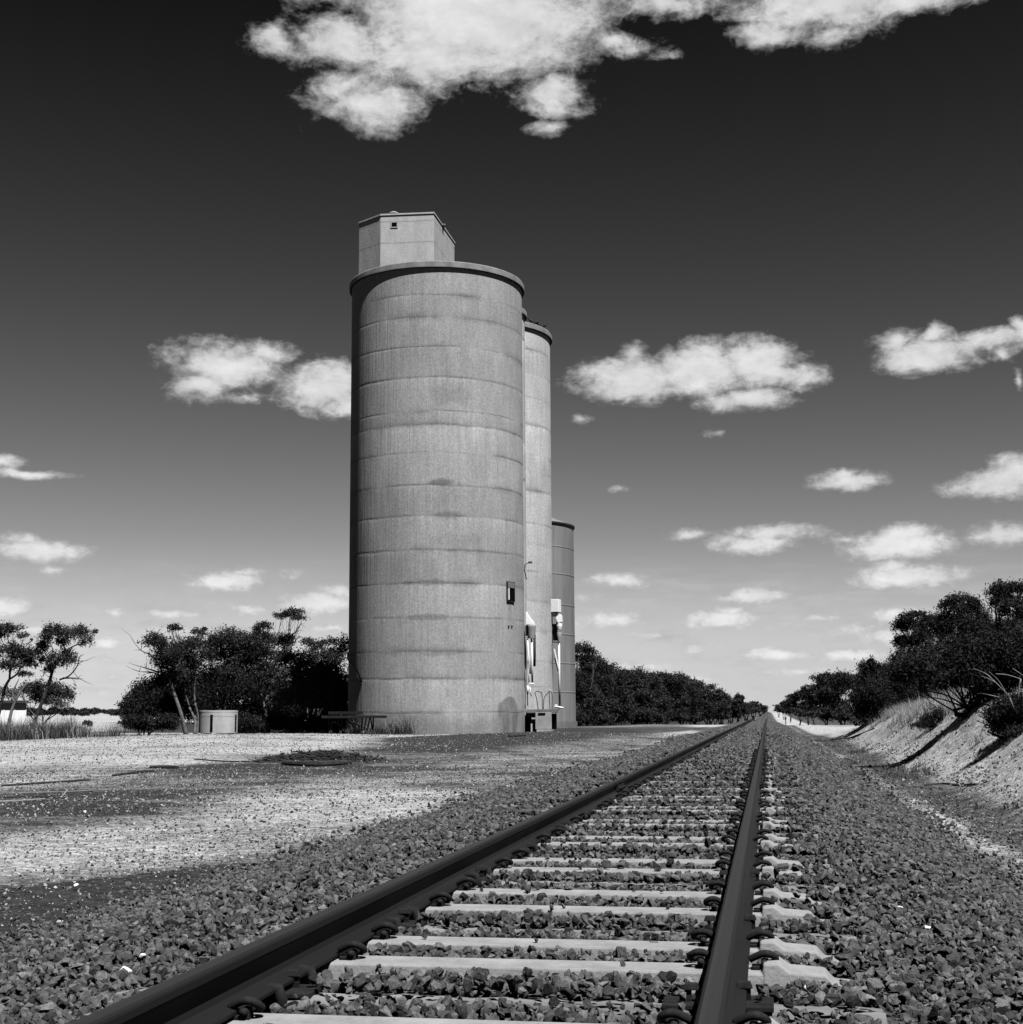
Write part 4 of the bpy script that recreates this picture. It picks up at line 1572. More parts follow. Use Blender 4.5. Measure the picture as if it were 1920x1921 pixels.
# ------------------------------------------------------------------ foliage
def leaves(centres, radii, n, size, rng, droop=0.35, lobes=11):
    """n leaf faces for every lobe-built clump; returns V (quads), tone"""
    Vs, Ts = [], []
    for c, r, k in zip(centres, radii, n):
        k = int(k)
        if k < 3:
            continue
        lc = rng.normal(size=(lobes, 3))
        lc /= np.linalg.norm(lc, axis=1)[:, None]
        lc[:, 2] = np.where(lc[:, 2] < -.2, lc[:, 2] * -.6, lc[:, 2]) * 1.15 - 0.22
        lc *= rng.uniform(0.35, 0.85, (lobes, 1))
        w = rng.integers(0, lobes, k)
        p = lc[w] * 1.12 + rng.normal(scale=0.27, size=(k, 3))
        p = c + p * r
        a = rng.normal(size=(k, 3))
        a[:, 2] -= droop
        a /= np.linalg.norm(a, axis=1)[:, None]
        b = np.cross(a, rng.normal(size=(k, 3)))
        b /= np.linalg.norm(b, axis=1)[:, None] + 1e-9
        s = size * rng.uniform(0.6, 1.35, (k, 1))
        L_, W_ = a * s, b * s * 0.34
        q = np.stack([p - L_ * .5, p + W_ * .5, p + L_ * .5, p - W_ * .5], 1)
        Vs.append(q.reshape(-1, 3))
        Ts.append(np.repeat(np.clip(rng.normal(0.45, 0.2) + rng.normal(scale=.2, size=k), 0, 1), 4))
    return np.concatenate(Vs), np.concatenate(Ts)


TREE_N = [0]


def tree(base, clumps, label, dens=3.0, leaf='leaf', bark='bark', lsize=None, stems=2, tr=0.16, group='gum trees', cat='tree', name='gum_tree', depth=None, bare=(), spread=0.9, fork=0.38, at=None):
    """a tree whose boughs lead to clumps given as (px, py, rx, ry) seen at its distance; base (px, distance)"""
    TREE_N[0] += 1
    rng = np.random.default_rng(1000 + TREE_N[0])
    if at:
        g = ground_hit(*at)
        dist = math.hypot(g[0], g[1])
    else:
        bpx, dist = base
        g = Pd(bpx, 1345, dist)
    b0 = np.array([g[0], g[1], gz(g[0], g[1]) - 0.1])
    m = dist / FPX
    C, Rr = [], []
    for (px, py, rx, ry) in clumps:
        dd = dist + rng.uniform(-1, 1) * spread * max(rx * m, 0.5) * 1.3
        C.append(Pd(px, py, dd) + np.array([0, 0, 0]))
        ky = 1.38 if leaf == 'leaf_dark' else 1.2
        Rr.append(np.array([rx * m * 1.06, max(rx * m, ry * m), ry * m * ky]))
    C, Rr = np.array(C), np.array(Rr)
    root = empty(name, tuple(b0), label, cat, group)
    # limbs
    mb = MB()
    cz = C.mean(0)
    st_ = []
    order = np.argsort(C[:, 0])
    groups = np.array_split(order, max(1, min(stems, len(C))))
    for gi, grp in enumerate(groups):
        tgt = C[grp].mean(0)
        f0 = b0 + (tgt - b0) * fork + rng.normal(scale=0.12, size=3)
        off = rng.normal(scale=0.12, size=3) * (1 if stems > 1 else 0)
        off[2] = 0
        r0 = tr * (0.75 if stems > 1 else 1.0)
        s0 = b0 + off
        mid_ = s0 * .5 + f0 * .5 + rng.normal(scale=.15, size=3)
        path = smooth_path([s0, mid_, f0], 4)
        mb.tube(path, np.linspace(r0, r0 * .72, len(path)), 7)
        def limb(s_, targets, r_):
            if len(targets) > 2:
                Tm = C[targets].mean(0)
                f_ = s_ + (Tm - s_) * 0.42 + rng.normal(scale=.10, size=3)
                path = smooth_path([s_, (s_ + f_) / 2 + rng.normal(scale=.08, size=3), f_], 3)
                mb.tube(path, np.linspace(r_, r_ * .8, len(path)), 6)
                dv = C[targets] - Tm
                ax = np.linalg.svd(dv, full_matrices=False)[2][0]
                od = np.argsort(dv @ ax)
                h_ = len(od) // 2
                limb(f_, [targets[q] for q in od[:h_]], r_ * .72)
                limb(f_, [targets[q] for q in od[h_:]], r_ * .72)
                return
            for ci in targets:
                c, r = C[ci], Rr[ci]
                e = c - np.array([0, 0, r[2] * .25])
                m1 = s_ + (e - s_) * .5 + rng.normal(scale=.22, size=3) * min(1, np.linalg.norm(e - s_) * .3)
                path = smooth_path([s_, m1, e], 4)
                mb.tube(path, np.linspace(r_ * .75, r_ * .35, len(path)), 5)
                for k in range(6):
                    t = e + rng.normal(size=3) * r * .5 + np.array([0, 0, r[2] * .3])
                    s1 = path[-3 - (k % 3)]
                    mb.tube(smooth_path([s1, (s1 + t) / 2 + rng.normal(scale=.1, size=3), t], 3), np.linspace(r_ * .28, r_ * .08, 7), 4)
        limb(f0, list(grp), r0 * .72)
    for path in bare:
        pp = [Pd(px, py, dist) for px, py in path]
        sp = smooth_path(pp, 4)
        mb.tube(sp, np.linspace(tr * .45, tr * .1, len(sp)), 5)
        for k in range(5):
            i = int(rng.integers(len(sp) // 3, len(sp)))
            t = sp[i] + (sp[-1] - sp[0]) * rng.uniform(.15, .35) + rng.normal(scale=.35, size=3)
            mb.tube([sp[i], (sp[i] + t) / 2 + rng.normal(scale=.06, size=3), t], [tr * .15, tr * .1, tr * .04], 4)
    for i in range(len(mb.V)):
        mb.V[i] = mb.V[i] - b0
    mb.build('trunk', MAT[bark], root, smooth=True)
    ls = lsize or max(0.085, 0.0019 * dist)
    la = ls * ls * 0.34 * 0.5
    n = dens * (0.80 if leaf == 'leaf_dark' else 0.66) * math.pi * Rr[:, 0] * Rr[:, 2] / (la * 0.5)
    V, tn = leaves(C - b0, Rr, n, ls, rng)
    Qd = np.arange(len(V)).reshape(-1, 4)
    tri_mesh('crown', V, Qd, MAT[leaf], root, {'tone': tn}, k=4)
    return root


def crown(px, top, bot, w, seed, n=14):
    """clumps of an ordinary bushy crown that reaches nearly to the ground"""
    r = random.Random(seed)
    out = []
    h = bot - top
    for i in range(n):
        t = (i + r.random()) / n
        yy = top + h * (0.10 + 0.86 * t)
        lim = w / 2 * (0.50 + .50 * math.sin(math.pi * (.25 + .45 * t)))
        xx = px + r.uniform(-1, 1) * lim * .85
        out.append((xx, yy, w * r.uniform(.20, .32), h * r.uniform(.11, .17)))
    for k in range(4):
        out.append((px + w * r.uniform(-.38, .38), bot - h * r.uniform(.05, .16), w * .26, h * .13))
    out.append((px + r.uniform(-.15, .15) * w, top + h * .09, w * .25, h * .10))
    out.append((px + r.uniform(-.35, .35) * w, top + h * .17, w * .22, h * .10))
    return out


G1 = 'gum trees left of the silos'
# --- left edge pair
tree((52, 92), [(104, 1182, 20, 14), (88, 1195, 14, 13), (125, 1190, 22, 14), (150, 1185, 16, 14), (163, 1202, 10, 12), (118, 1206, 14, 10), (178, 1185, 5, 5), (108, 1240, 20, 16), (95, 1254, 12, 10), (130, 1240, 16, 14), (128, 1228, 10, 10), (85, 1212, 8, 12)],
     'leaning dark gum tree with two tufted crowns beside the shed', 2.6, 'leaf', 'dark_bark', stems=1, tr=.13, group=G1, bare=[[(112, 1275), (130, 1268), (145, 1250), (150, 1232), (158, 1228)], [(118, 1272), (140, 1272), (152, 1273)]], fork=.62, spread=.5)
tree((-18, 92), [(12, 1183, 18, 10), (25, 1178, 16, 9), (2, 1192, 12, 8), (46, 1192, 9, 7), (20, 1222, 20, 14), (40, 1232, 24, 16), (62, 1225, 18, 12), (20, 1248, 24, 12), (55, 1246, 16, 9), (78, 1215, 10, 12), (80, 1238, 8, 7), (48, 1265, 14, 6), (-10, 1225, 14, 20), (60, 1200, 3, 3)],
     'spreading gum tree cut off by the left picture edge', 2.8, 'leaf', 'dark_bark', stems=1, tr=.13, group=G1, fork=.5, spread=.5)
tree((75, 100), [(60, 1295, 22, 14), (85, 1292, 24, 16), (105, 1300, 20, 16), (125, 1305, 16, 14), (70, 1312, 26, 14), (20, 1302, 25, 10), (100, 1318, 20, 12)],
     'low bushy tree behind the white shed', 2.6, 'leaf_grey', 'dark_bark', stems=3, tr=.1, group=G1)
# --- middle clump
tree((353, 94), [(287, 1202, 22, 13), (302, 1210, 14, 14), (318, 1226, 26, 14), (312, 1245, 20, 16), (330, 1262, 24, 16), (300, 1280, 25, 18)],
     'gum tree with a long pale leaning trunk left of the concrete tank', 3.0, 'leaf', 'bark', stems=1, tr=.15, group=G1, bare=[[(312, 1285), (300, 1250), (285, 1230), (265, 1220), (250, 1202)], [(300, 1262), (280, 1255), (262, 1250)], [(310, 1275), (290, 1262), (262, 1260)]], fork=.6)
tree((368, 96), [(355, 1216, 26, 18), (368, 1206, 18, 14), (340, 1236, 28, 20), (362, 1248, 28, 20), (330, 1180, 14, 7), (322, 1177, 8, 5), (374, 1186, 13, 7), (384, 1182, 6, 5), (345, 1275, 32, 20)],
     'gum tree with two wispy tufts above its crown, behind the concrete tank', 3.0, 'leaf', 'bark', stems=2, tr=.13, group=G1)
tree((415, 97), [(425, 1196, 30, 18), (405, 1208, 22, 15), (442, 1208, 22, 16), (395, 1228, 20, 18), (425, 1228, 30, 18), (450, 1232, 22, 20), (432, 1258, 34, 20), (405, 1268, 26, 18)],
     'round topped gum tree right above the concrete tank', 3.2, 'leaf', 'bark', stems=3, tr=.12, group=G1)
tree((502, 97), [(545, 1151, 24, 8), (530, 1156, 16, 7), (562, 1158, 14, 8), (492, 1174, 16, 9), (480, 1182, 10, 8), (505, 1200, 30, 16), (535, 1208, 26, 16), (475, 1206, 24, 18), (490, 1228, 34, 18), (530, 1236, 34, 18), (465, 1240, 26, 20), (505, 1262, 40, 20)],
     'tallest gum tree of the clump, a flat umbrella tuft on top', 3.0, 'leaf', 'bark', stems=3, tr=.13, group=G1, bare=[[(515, 1250), (535, 1210), (545, 1190), (540, 1165)], [(540, 1195), (556, 1185), (566, 1168)]])
tree((585, 100), [(572, 1205, 16, 9), (590, 1210, 18, 10), (612, 1206, 16, 9), (628, 1204, 10, 8), (600, 1225, 28, 12), (640, 1222, 22, 16), (650, 1208, 14, 14), (625, 1240, 26, 16), (580, 1240, 26, 16)],
     'gappy gum tree nearest the front silo with many thin limbs', 2.1, 'leaf', 'bark', stems=4, tr=.09, group=G1)
tree((560, 90), [(575, 1255, 32, 18), (600, 1262, 34, 20), (550, 1278, 36, 22), (590, 1288, 44, 26), (630, 1272, 32, 26), (545, 1308, 36, 22), (600, 1318, 44, 22), (638, 1310, 30, 26)],
     'greyish rounded bush tree left against the front silo', 3.4, 'leaf_grey', 'dead', stems=5, tr=.06, group=G1, cat='tree', lsize=.22)
tree((270, 98), [(246, 1325, 22, 16), (262, 1312, 24, 18), (285, 1300, 28, 22), (300, 1325, 36, 24), (262, 1340, 28, 14), (325, 1310, 32, 28), (330, 1340, 34, 20)],
     'low dark bush tree at the left end of the clump', 3.6, 'leaf_dark', 'dark_bark', stems=4, tr=.08, group=G1)
tree((385, 106), [(370, 1290, 40, 26), (410, 1300, 44, 28), (450, 1285, 44, 26), (490, 1300, 44, 28), (360, 1330, 44, 24), (420, 1335, 46, 22), (475, 1335, 44, 22)],
     'dense dark scrub tree hidden behind the round concrete tank', 3.2, 'leaf_dark', 'bark', stems=7, tr=.08, group=G1)
tree((560, 108), [(520, 1300, 44, 28), (560, 1310, 44, 26), (610, 1300, 44, 28), (650, 1295, 34, 28), (520, 1338, 44, 20), (575, 1340, 44, 20), (635, 1335, 44, 22)],
     'dense dark scrub tree hidden behind the trestle', 3.2, 'leaf_dark', 'bark', stems=7, tr=.08, group=G1)
tree((232, 115), [(236, 1328, 10, 9), (246, 1333, 12, 8)], 'tiny dark shrub at the outer left end of the clump', 3.2, 'leaf_dark', 'dark_bark', stems=2, tr=.05, group=G1)

# --- belt left of the rails, from the steel bin to the far distance
G2 = 'trees in the belt left of the rails'
belt = [(1085, 122, 1206, 1360, 70, 'leaf'), (1118, 126, 1232, 1360, 60, 'leaf'), (1150, 130, 1246, 1358, 62, 'leaf'), (1185, 138, 1258, 1357, 60, 'leaf'), (1215, 146, 1262, 1356, 56, 'leaf'), (1250, 156, 1262, 1354, 58, 'leaf'),
        (1278, 168, 1266, 1353, 50, 'leaf'), (1305, 182, 1277, 1352, 44, 'leaf'), (1330, 200, 1286, 1350, 40, 'leaf'), (1352, 220, 1296, 1349, 34, 'leaf'), (1370, 250, 1306, 1347, 28, 'leaf'), (1384, 285, 1304, 1344, 22, 'leaf_dark'), (1400, 340, 1318, 1342, 24, 'leaf'), (1414, 420, 1316, 1339, 22, 'leaf'), (1426, 520, 1322, 1337, 18, 'leaf'), (1433, 640, 1327, 1336, 12, 'leaf')]
for i, (px, d, top, bot, w, lf) in enumerate(belt):
    lab = f'dark gum tree in the left belt, {ORD[i]} counting away from the steel bin'
    if i == 0:
        lab = 'tallest gum tree of the left belt, airy crown just right of the steel bin'
    cl_ = crown(px, top, bot - 2, w * 1.25, 40 + i, 12)
    if i == 0:
        cl_ = [(1090, 1216, 20, 10), (1108, 1222, 14, 10), (1075, 1220, 16, 10), (1085, 1235, 12, 9)] + crown(1085, 1265, 1356, 80, 7, 9)
    tree((px, d), cl_, lab, 3.0, lf, 'bark', stems=5, tr=.10 + d * .0002, group=G2, fork=.35)
# second row behind
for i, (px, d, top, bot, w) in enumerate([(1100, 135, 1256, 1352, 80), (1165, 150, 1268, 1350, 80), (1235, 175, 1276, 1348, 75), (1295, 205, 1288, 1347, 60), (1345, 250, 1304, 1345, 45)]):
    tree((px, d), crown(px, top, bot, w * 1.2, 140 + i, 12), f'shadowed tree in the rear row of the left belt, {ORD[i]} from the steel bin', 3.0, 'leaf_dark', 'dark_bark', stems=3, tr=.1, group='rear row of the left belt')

# --- trees right of the line
G3 = 'trees beyond the bank right of the rails'
far_r = [(1462, 520, 1322, 1337, 14), (1472, 420, 1316, 1338, 18), (1484, 340, 1304, 1340, 24), (1500, 270, 1298, 1343, 32), (1522, 215, 1286, 1346, 40), (1548, 175, 1266, 1350, 50), (1580, 145, 1262, 1354, 56), (1605, 120, 1266, 1356, 50)]
for i, (px, d, top, bot, w) in enumerate(far_r):
    tree((px, d), crown(px, top, bot - 3, w * 1.25, 240 + i, 11), f'dark tree right of the rails, {ORD[i]} one counting from the far end of the line', 3.0, 'leaf', 'bark', stems=4, tr=.10, group=G3)
tree((1636, 62), [(1632, 1246, 10, 10), (1622, 1258, 14, 12), (1645, 1256, 16, 12), (1625, 1275, 22, 14), (1650, 1278, 22, 16), (1668, 1265, 18, 16), (1630, 1298, 26, 14), (1660, 1300, 24, 14), (1690, 1282, 24, 20)],
     'spiky dark shrub tree at the near end of the right tree row', 3.6, 'leaf_dark', 'dark_bark', stems=5, tr=.06, group=G3)
tree(None, [(1640, 1305, 32, 20), (1618, 1318, 22, 16), (1660, 1318, 26, 18), (1640, 1332, 34, 16), (1608, 1310, 10, 6), (1650, 1290, 20, 12)],
     'low round almost black bush at the foot of the right bank', 4.0, 'leaf_dark', 'dark_bark', stems=5, tr=.04, group='bushes on the right bank', cat='bush', name='bush', at=(1642, 1352))
tree((1725, 55), [(1720, 1155, 20, 8), (1700, 1165, 22, 9), (1738, 1162, 18, 10), (1690, 1178, 16, 8), (1715, 1176, 20, 8), (1688, 1205, 12, 10), (1705, 1208, 20, 14), (1735, 1200, 24, 18), (1690, 1235, 18, 14), (1715, 1240, 26, 18), (1755, 1172, 20, 12), (1770, 1185, 22, 16), (1742, 1235, 28, 22)],
     'dark gum tree with a flat cap crown leaning out over the line', 3.4, 'leaf_dark', 'dark_bark', stems=2, tr=.14, group=G3, spread=.6)
tree((1800, 52), [(1790, 1126, 18, 8), (1775, 1136, 12, 8), (1812, 1128, 20, 10), (1828, 1140, 16, 14), (1800, 1145, 24, 12), (1785, 1165, 26, 16), (1815, 1168, 28, 18), (1840, 1165, 16, 20), (1800, 1200, 36, 22)],
     'rounded dark gum tree in the middle of the right row', 3.0, 'leaf_dark', 'dark_bark', stems=3, tr=.12, group=G3, spread=.6)
tree((1895, 46), [(1890, 1104, 24, 11), (1865, 1112, 16, 12), (1918, 1106, 24, 14), (1950, 1112, 26, 16), (1880, 1125, 22, 14), (1908, 1132, 26, 14), (1885, 1148, 14, 10), (1925, 1150, 26, 12), (1975, 1140, 30, 20), (1866, 1130, 10, 8)],
     'tallest gum tree of the right row, broom shaped crown at the right edge', 2.4, 'leaf_dark', 'dark_bark', stems=3, tr=.12, group=G3, spread=.6, fork=.5)
tree(None, [(1700, 1262, 30, 22), (1735, 1248, 40, 26), (1775, 1238, 46, 30), (1820, 1225, 46, 30), (1860, 1240, 44, 30), (1770, 1272, 44, 18), (1825, 1268, 40, 22), (1900, 1225, 44, 34), (1950, 1235, 44, 36), (1870, 1280, 40, 24), (1910, 1270, 44, 24), (1845, 1295, 26, 16)],
     'wide black thicket tree filling the middle of the right row', 3.6, 'leaf_dark', 'dark_bark', stems=6, tr=.05, group=G3, spread=.7, at=(1818, 1334), fork=.25,
     bare=[[(1816, 1330), (1780, 1306), (1740, 1296), (1715, 1292)], [(1816, 1330), (1790, 1300), (1760, 1284)], [(1818, 1330), (1800, 1304), (1792, 1284)], [(1817, 1330), (1770, 1312), (1735, 1308)], [(1820, 1330), (1830, 1300), (1850, 1285)]])
tree((1860, 58), [(1850, 1190, 36, 18), (1890, 1185, 40, 20), (1935, 1180, 44, 26), (1985, 1190, 46, 30), (1860, 1215, 44, 24), (1920, 1220, 50, 26), (1975, 1235, 50, 30)],
     'dense dark tree behind the broom shaped one at the right edge', 3.4, 'leaf_dark', 'dark_bark', stems=4, tr=.1, group=G3)
tree((1690, 70), [(1680, 1262, 26, 18), (1705, 1255, 30, 20), (1740, 1265, 34, 20), (1660, 1290, 24, 16), (1720, 1290, 34, 18)],
     'dark scrubby tree between the spiky shrub and the flat capped gum', 3.4, 'leaf_dark', 'dark_bark', stems=4, tr=.08, group=G3)

tree((1720, 64), [(1665, 1312, 30, 14), (1700, 1305, 34, 18), (1740, 1300, 36, 20), (1780, 1298, 36, 20), (1690, 1280, 34, 18), (1830, 1295, 40, 20), (1880, 1285, 44, 24)],
     'low dark scrub closing the gap under the flat capped gum', 3.6, 'leaf_dark', 'dark_bark', stems=6, tr=.05, group=G3)
# --- bushes on the bank
G4 = 'bushes on the right bank'
tree(None, [(1880, 1335, 26, 20), (1905, 1322, 28, 20), (1868, 1352, 20, 16), (1900, 1352, 32, 20), (1935, 1345, 34, 28), (1925, 1318, 26, 16), (1898, 1366, 36, 14), (1930, 1378, 34, 14)],
     'grassy dark bush overhanging the pale bank at the right edge', 3.6, 'leaf_dark', 'dark_bark', lsize=.06, stems=6, tr=.02, group=G4, cat='bush', name='bush', at=(1900, 1376))
tree(None, [(1733, 1354, 13, 9), (1756, 1346, 15, 13), (1778, 1350, 12, 10), (1718, 1361, 10, 6), (1745, 1362, 18, 7), (1798, 1342, 11, 7), (1768, 1360, 16, 6)],
     'small dark shrub below the grassy crest of the bank', 2.6, 'leaf_dark', 'dark_bark', lsize=.06, stems=5, tr=.015, group=G4, cat='bush', name='bush', at=(1752, 1366))
# low shrubs of the yard
G5 = 'low shrubs at the left edge of the yard'
tree((163, 82), [(163, 1356, 7, 4), (169, 1358, 5, 4)], 'tiny black shrub alone before the pale field', 3.5, 'leaf_dark', 'dark_bark', stems=3, tr=.03, group=G5, cat='shrub', name='shrub')
tree((65, 76), [(40, 1372, 24, 9), (70, 1370, 24, 9), (95, 1374, 20, 8), (15, 1378, 22, 8)], 'wide scrubby grey shrub in front of the shed', 1.8, 'leaf_grey', 'dark_bark', stems=6, tr=.03, group=G5, cat='shrub', name='shrub')
tree((105, 73), [(100, 1384, 10, 5), (140, 1384, 9, 5)], 'dark low shrub at the front of the weeds', 2.8, 'leaf_dark', 'dark_bark', stems=3, tr=.02, group=G5, cat='shrub', name='shrub')
tree((700, 76), [(690, 1370, 14, 5), (715, 1372, 14, 4), (740, 1374, 12, 3), (665, 1372, 16, 5)], 'dry shrub under the trestle at the silo foot', 2.4, 'leaf_grey', 'dark_bark', stems=5, tr=.02, group=G5, cat='shrub', name='shrub')

for i, (px, d, w) in enumerate([(262, 93, 36), (312, 92, 30), (455, 91, 44), (520, 92, 46), (575, 90, 44), (628, 89, 44)]):
    tree((px, d), [(px - w * .5, 1358, w * .5, 9), (px, 1352, w * .6, 12), (px + w * .5, 1357, w * .5, 9), (px + w * .2, 1364, w * .5, 7), (px - w * .3, 1364, w * .5, 7)],
         f'dark low scrub at the foot of the tree clump, {ORD[i]} from its left end', 3.0, 'leaf_dark', 'dark_bark', stems=4, tr=.02, group='scrub under the tree clump', cat='shrub', name='shrub')
# far woodland on the skyline at the left
rng = np.random.default_rng(77)
n = 150
pxs = rng.uniform(40, 300, n)
C, Rr = [], []
for px in pxs:
    hgt = 14 - 6 * min(1, abs(px - 120) / 110) + rng.uniform(-2, 3)
    d = rng.uniform(560, 640)
    C.append(Pd(px, 1343 - hgt * rng.uniform(.25, .9), d))
    Rr.append(np.array([5 + rng.random() * 5, 5, 3.2 + rng.random() * 2]) * d / FPX)
V, tn = leaves(np.array(C), np.array(Rr), [150] * n, .9, rng)
o = tri_mesh('distant_woodland', V, np.arange(len(V)).reshape(-1, 4), MAT['leaf'], None, {'tone': tn}, k=4)
tag(o, 'low line of distant trees across the field at left', 'woodland', kind='stuff')


# ------------------------------------------------------------------ dead trunk, grasses
def blades(pts, h, w, rng, bend=0.5):
    n = len(pts)
    a = rng.uniform(0, 2 * math.pi, n)
    dv = np.stack([np.cos(a), np.sin(a), np.zeros(n)], 1)
    side = np.stack([-np.sin(a), np.cos(a), np.zeros(n)], 1) * (w * rng.uniform(.6, 1.3, n))[:, None]
    hh_ = h * rng.uniform(.5, 1.3, n)
    k = rng.uniform(.1, 1, n) * bend
    up = np.array([0, 0, 1.0])
    p1 = pts + up * (hh_ * .55)[:, None] + dv * (hh_ * k * .3)[:, None]
    p2 = pts + up * hh_[:, None] * (1 - .25 * k)[:, None] + dv * (hh_ * k)[:, None]
    V = np.stack([pts - side, pts + side, p1 + side * .7, p1 - side * .7, p2 + side * .15, p2 - side * .15], 1).reshape(-1, 3)
    b = np.arange(n) * 6
    Q = np.concatenate([np.stack([b, b + 1, b + 2, b + 3], 1), np.stack([b + 3, b + 2, b + 4, b + 5], 1)])
    return V, Q, np.repeat(np.clip(rng.normal(.5, .25, n), 0, 1), 6)


def grass(name, label, pts, h, w, mat, seed, bend=.5, cat='grass'):
    rng = np.random.default_rng(seed)
    V, Q, tn = blades(pts, h, w, rng, bend)
    o = tri_mesh(name, V, Q, MAT[mat], None, {'tone': tn}, k=4)
    tag(o, label, cat, kind='stuff')
    return o


def tussocks(cx, cy, per, r, rng):
    """blade roots gathered in tufts"""
    k = len(cx)
    n_ = rng.poisson(per, k)
    ii = np.repeat(np.arange(k), n_)
    sz = rng.uniform(.5, 1.4, k)[ii]
    x = cx[ii] + rng.normal(scale=r, size=len(ii)) * sz
    y = cy[ii] + rng.normal(scale=r, size=len(ii)) * sz
    return np.stack([x, y, H(x, y) - .02], 1), sz


rng = np.random.default_rng(21)
# pale dry grass over the crest of the bank
n = 5200
x, y = rng.uniform(3.0, 8.0, n), rng.uniform(15, 68, n)
k = rng.random(n) < sstep(.38, .56, fbm(x * .35, y * .16, 61, 4)) * sstep(3.6, 4.7, x) * (.06 * (x > 4.6) + np.exp(-((y - 44) / 9) ** 2))
p, sz = tussocks(x[k], y[k], 46, .10, rng)
grass('dry_grass', 'pale dry grass tufts along the crest of the right bank', p, .34 * sz, .005, 'dry', 1, 1.3)
n = 900
x, y = rng.uniform(1.9, 6.0, n), rng.uniform(7, 60, n)
k = rng.random(n) < sstep(.46, .62, fbm(x * .8, y * .3, 64, 4)) * np.where(x < 2.9, 1.0, .12)
p, sz = tussocks(x[k], y[k], 34, .07, rng)
grass('weeds', 'short dark weeds and litter on the slope of the right bank', p, .13 * sz, .006, 'weed', 2, 1.5)
# weeds in front of the shed, by the tank and the silo foot
tx, ty = [], []
for (px0, px1, py0, py1, m_) in [(-60, 150, 1372, 1392, 330), (150, 215, 1372, 1384, 22), (415, 500, 1368, 1374, 70), (500, 660, 1368, 1374, 60), (660, 770, 1376, 1381, 45)]:
    for k in range(m_):
        px, py = px0 + (px1 - px0) * rng.random() ** (1.5 if px0 < 0 else 1.0), rng.uniform(py0, py1)
        d = (0.571 + .52) / max(1e-3, -TEL(px, py))
        p = Pd(px, py, min(max(d, 55), 92))
        tx.append(p[0])
        ty.append(p[1])
p, sz = tussocks(np.array(tx), np.array(ty), 42, .16, rng)
grass('yard_weeds', 'tall straggly weeds before the shed, the tank and the trestle', p, .75 * sz, .012, 'weed', 3, 1.1)
tx, ty = np.array(tx), np.array(ty)
k = rng.random(len(tx)) < .3
p, sz = tussocks(tx[k] + .3, ty[k] - .4, 30, .14, rng)
grass('straw', 'pale dead straw among the weeds of the yard', p, .85 * sz, .010, 'dry', 31, 1.0)
n = 9000
x, y = rng.uniform(-60, -18, n), rng.uniform(84, 98, n)
grass('field_edge_grass', 'dark strip of grass at the near edge of the pale field', np.stack([x, y, H(x, y)], 1), .22 * np.ones(n), .02, 'weed', 4, .8)

# bare bleached stalks on the bank
mb = MB()
r0 = pt(1893, 1306, 25)
for path in ([(1893, 1306), (1868, 1280), (1850, 1264), (1826, 1254)], [(1888, 1300), (1872, 1275), (1855, 1260)], [(1875, 1308), (1858, 1304), (1838, 1300)], [(1868, 1280), (1852, 1272), (1840, 1268)], [(1930, 1275), (1912, 1262), (1900, 1254)], [(1915, 1274), (1890, 1266), (1868, 1264)]):
    sp = smooth_path([pt(px, py, 25 + random.uniform(-.2, .2)) for px, py in path], 4)
    mb.tube(sp, np.linspace(.009, .004, len(sp)), 5)
mb.tube([pt(1893, 1306, 25), pt(1905, 1340, 25.2)], .018, 5)
mb.tube([pt(1930, 1275, 25), pt(1905, 1340, 25.2)], .014, 5)
mb.tube([pt(1915, 1274, 25), pt(1905, 1340, 25.2)], .012, 5)
O = np.array(pt(1905, 1340, 25.2))
o = sub(mb).build('dead_branch', MAT['dead'], None, smooth=True)
o.location = tuple(O)
tag(o, 'bleached dead branches sticking up from the bush on the right bank', 'branch')

# grey dead trunk before the shed
mb = MB()
dd = 80.0
for path, r in (([(16, 1366), (22, 1335), (32, 1310), (45, 1290), (54, 1282), (73, 1277)], .095), ([(30, 1312), (24, 1300), (32, 1282), (37, 1272)], .06), ([(40, 1298), (50, 1320), (62, 1338), (80, 1352)], .05)):
    sp = smooth_path([pt(px, py, dd) for px, py in path], 4)
    mb.tube(sp, np.linspace(r, r * .25, len(sp)), 7)
O = np.array(pt(16, 1368, dd))
o = sub(mb).build('dead_tree', MAT['bark'], None, smooth=True)
o.location = tuple(O)
tag(o, 'grey leafless broken tree trunk in front of the white shed', 'dead tree', )


# ------------------------------------------------------------------ logs, planks, brush
def log(pix, r, mat, label, name='log', z=None, cat='log', group=None):
    P_ = []
    for px, py in pix:
        P_.append(ground_hit(px, py, r * .6))
    sp = smooth_path(P_, 4)
    mb = MB()
    n = len(sp)
    rr = random.Random(int(pix[0][0]))
    rad = [r * (.75 + .35 * math.sin(math.pi * (i + .7) / (n + .5))) * rr.uniform(.88, 1.1) for i in range(n)]
    mb.tube(sp, rad, 9)
    O_ = np.array(P_[0])
    mb.V = [v - O_ for v in mb.V]
    o = mb.build(name, MAT[mat], None, smooth=False)
    o.location = tuple(O_)
    tag(o, label, cat, group)
    return o


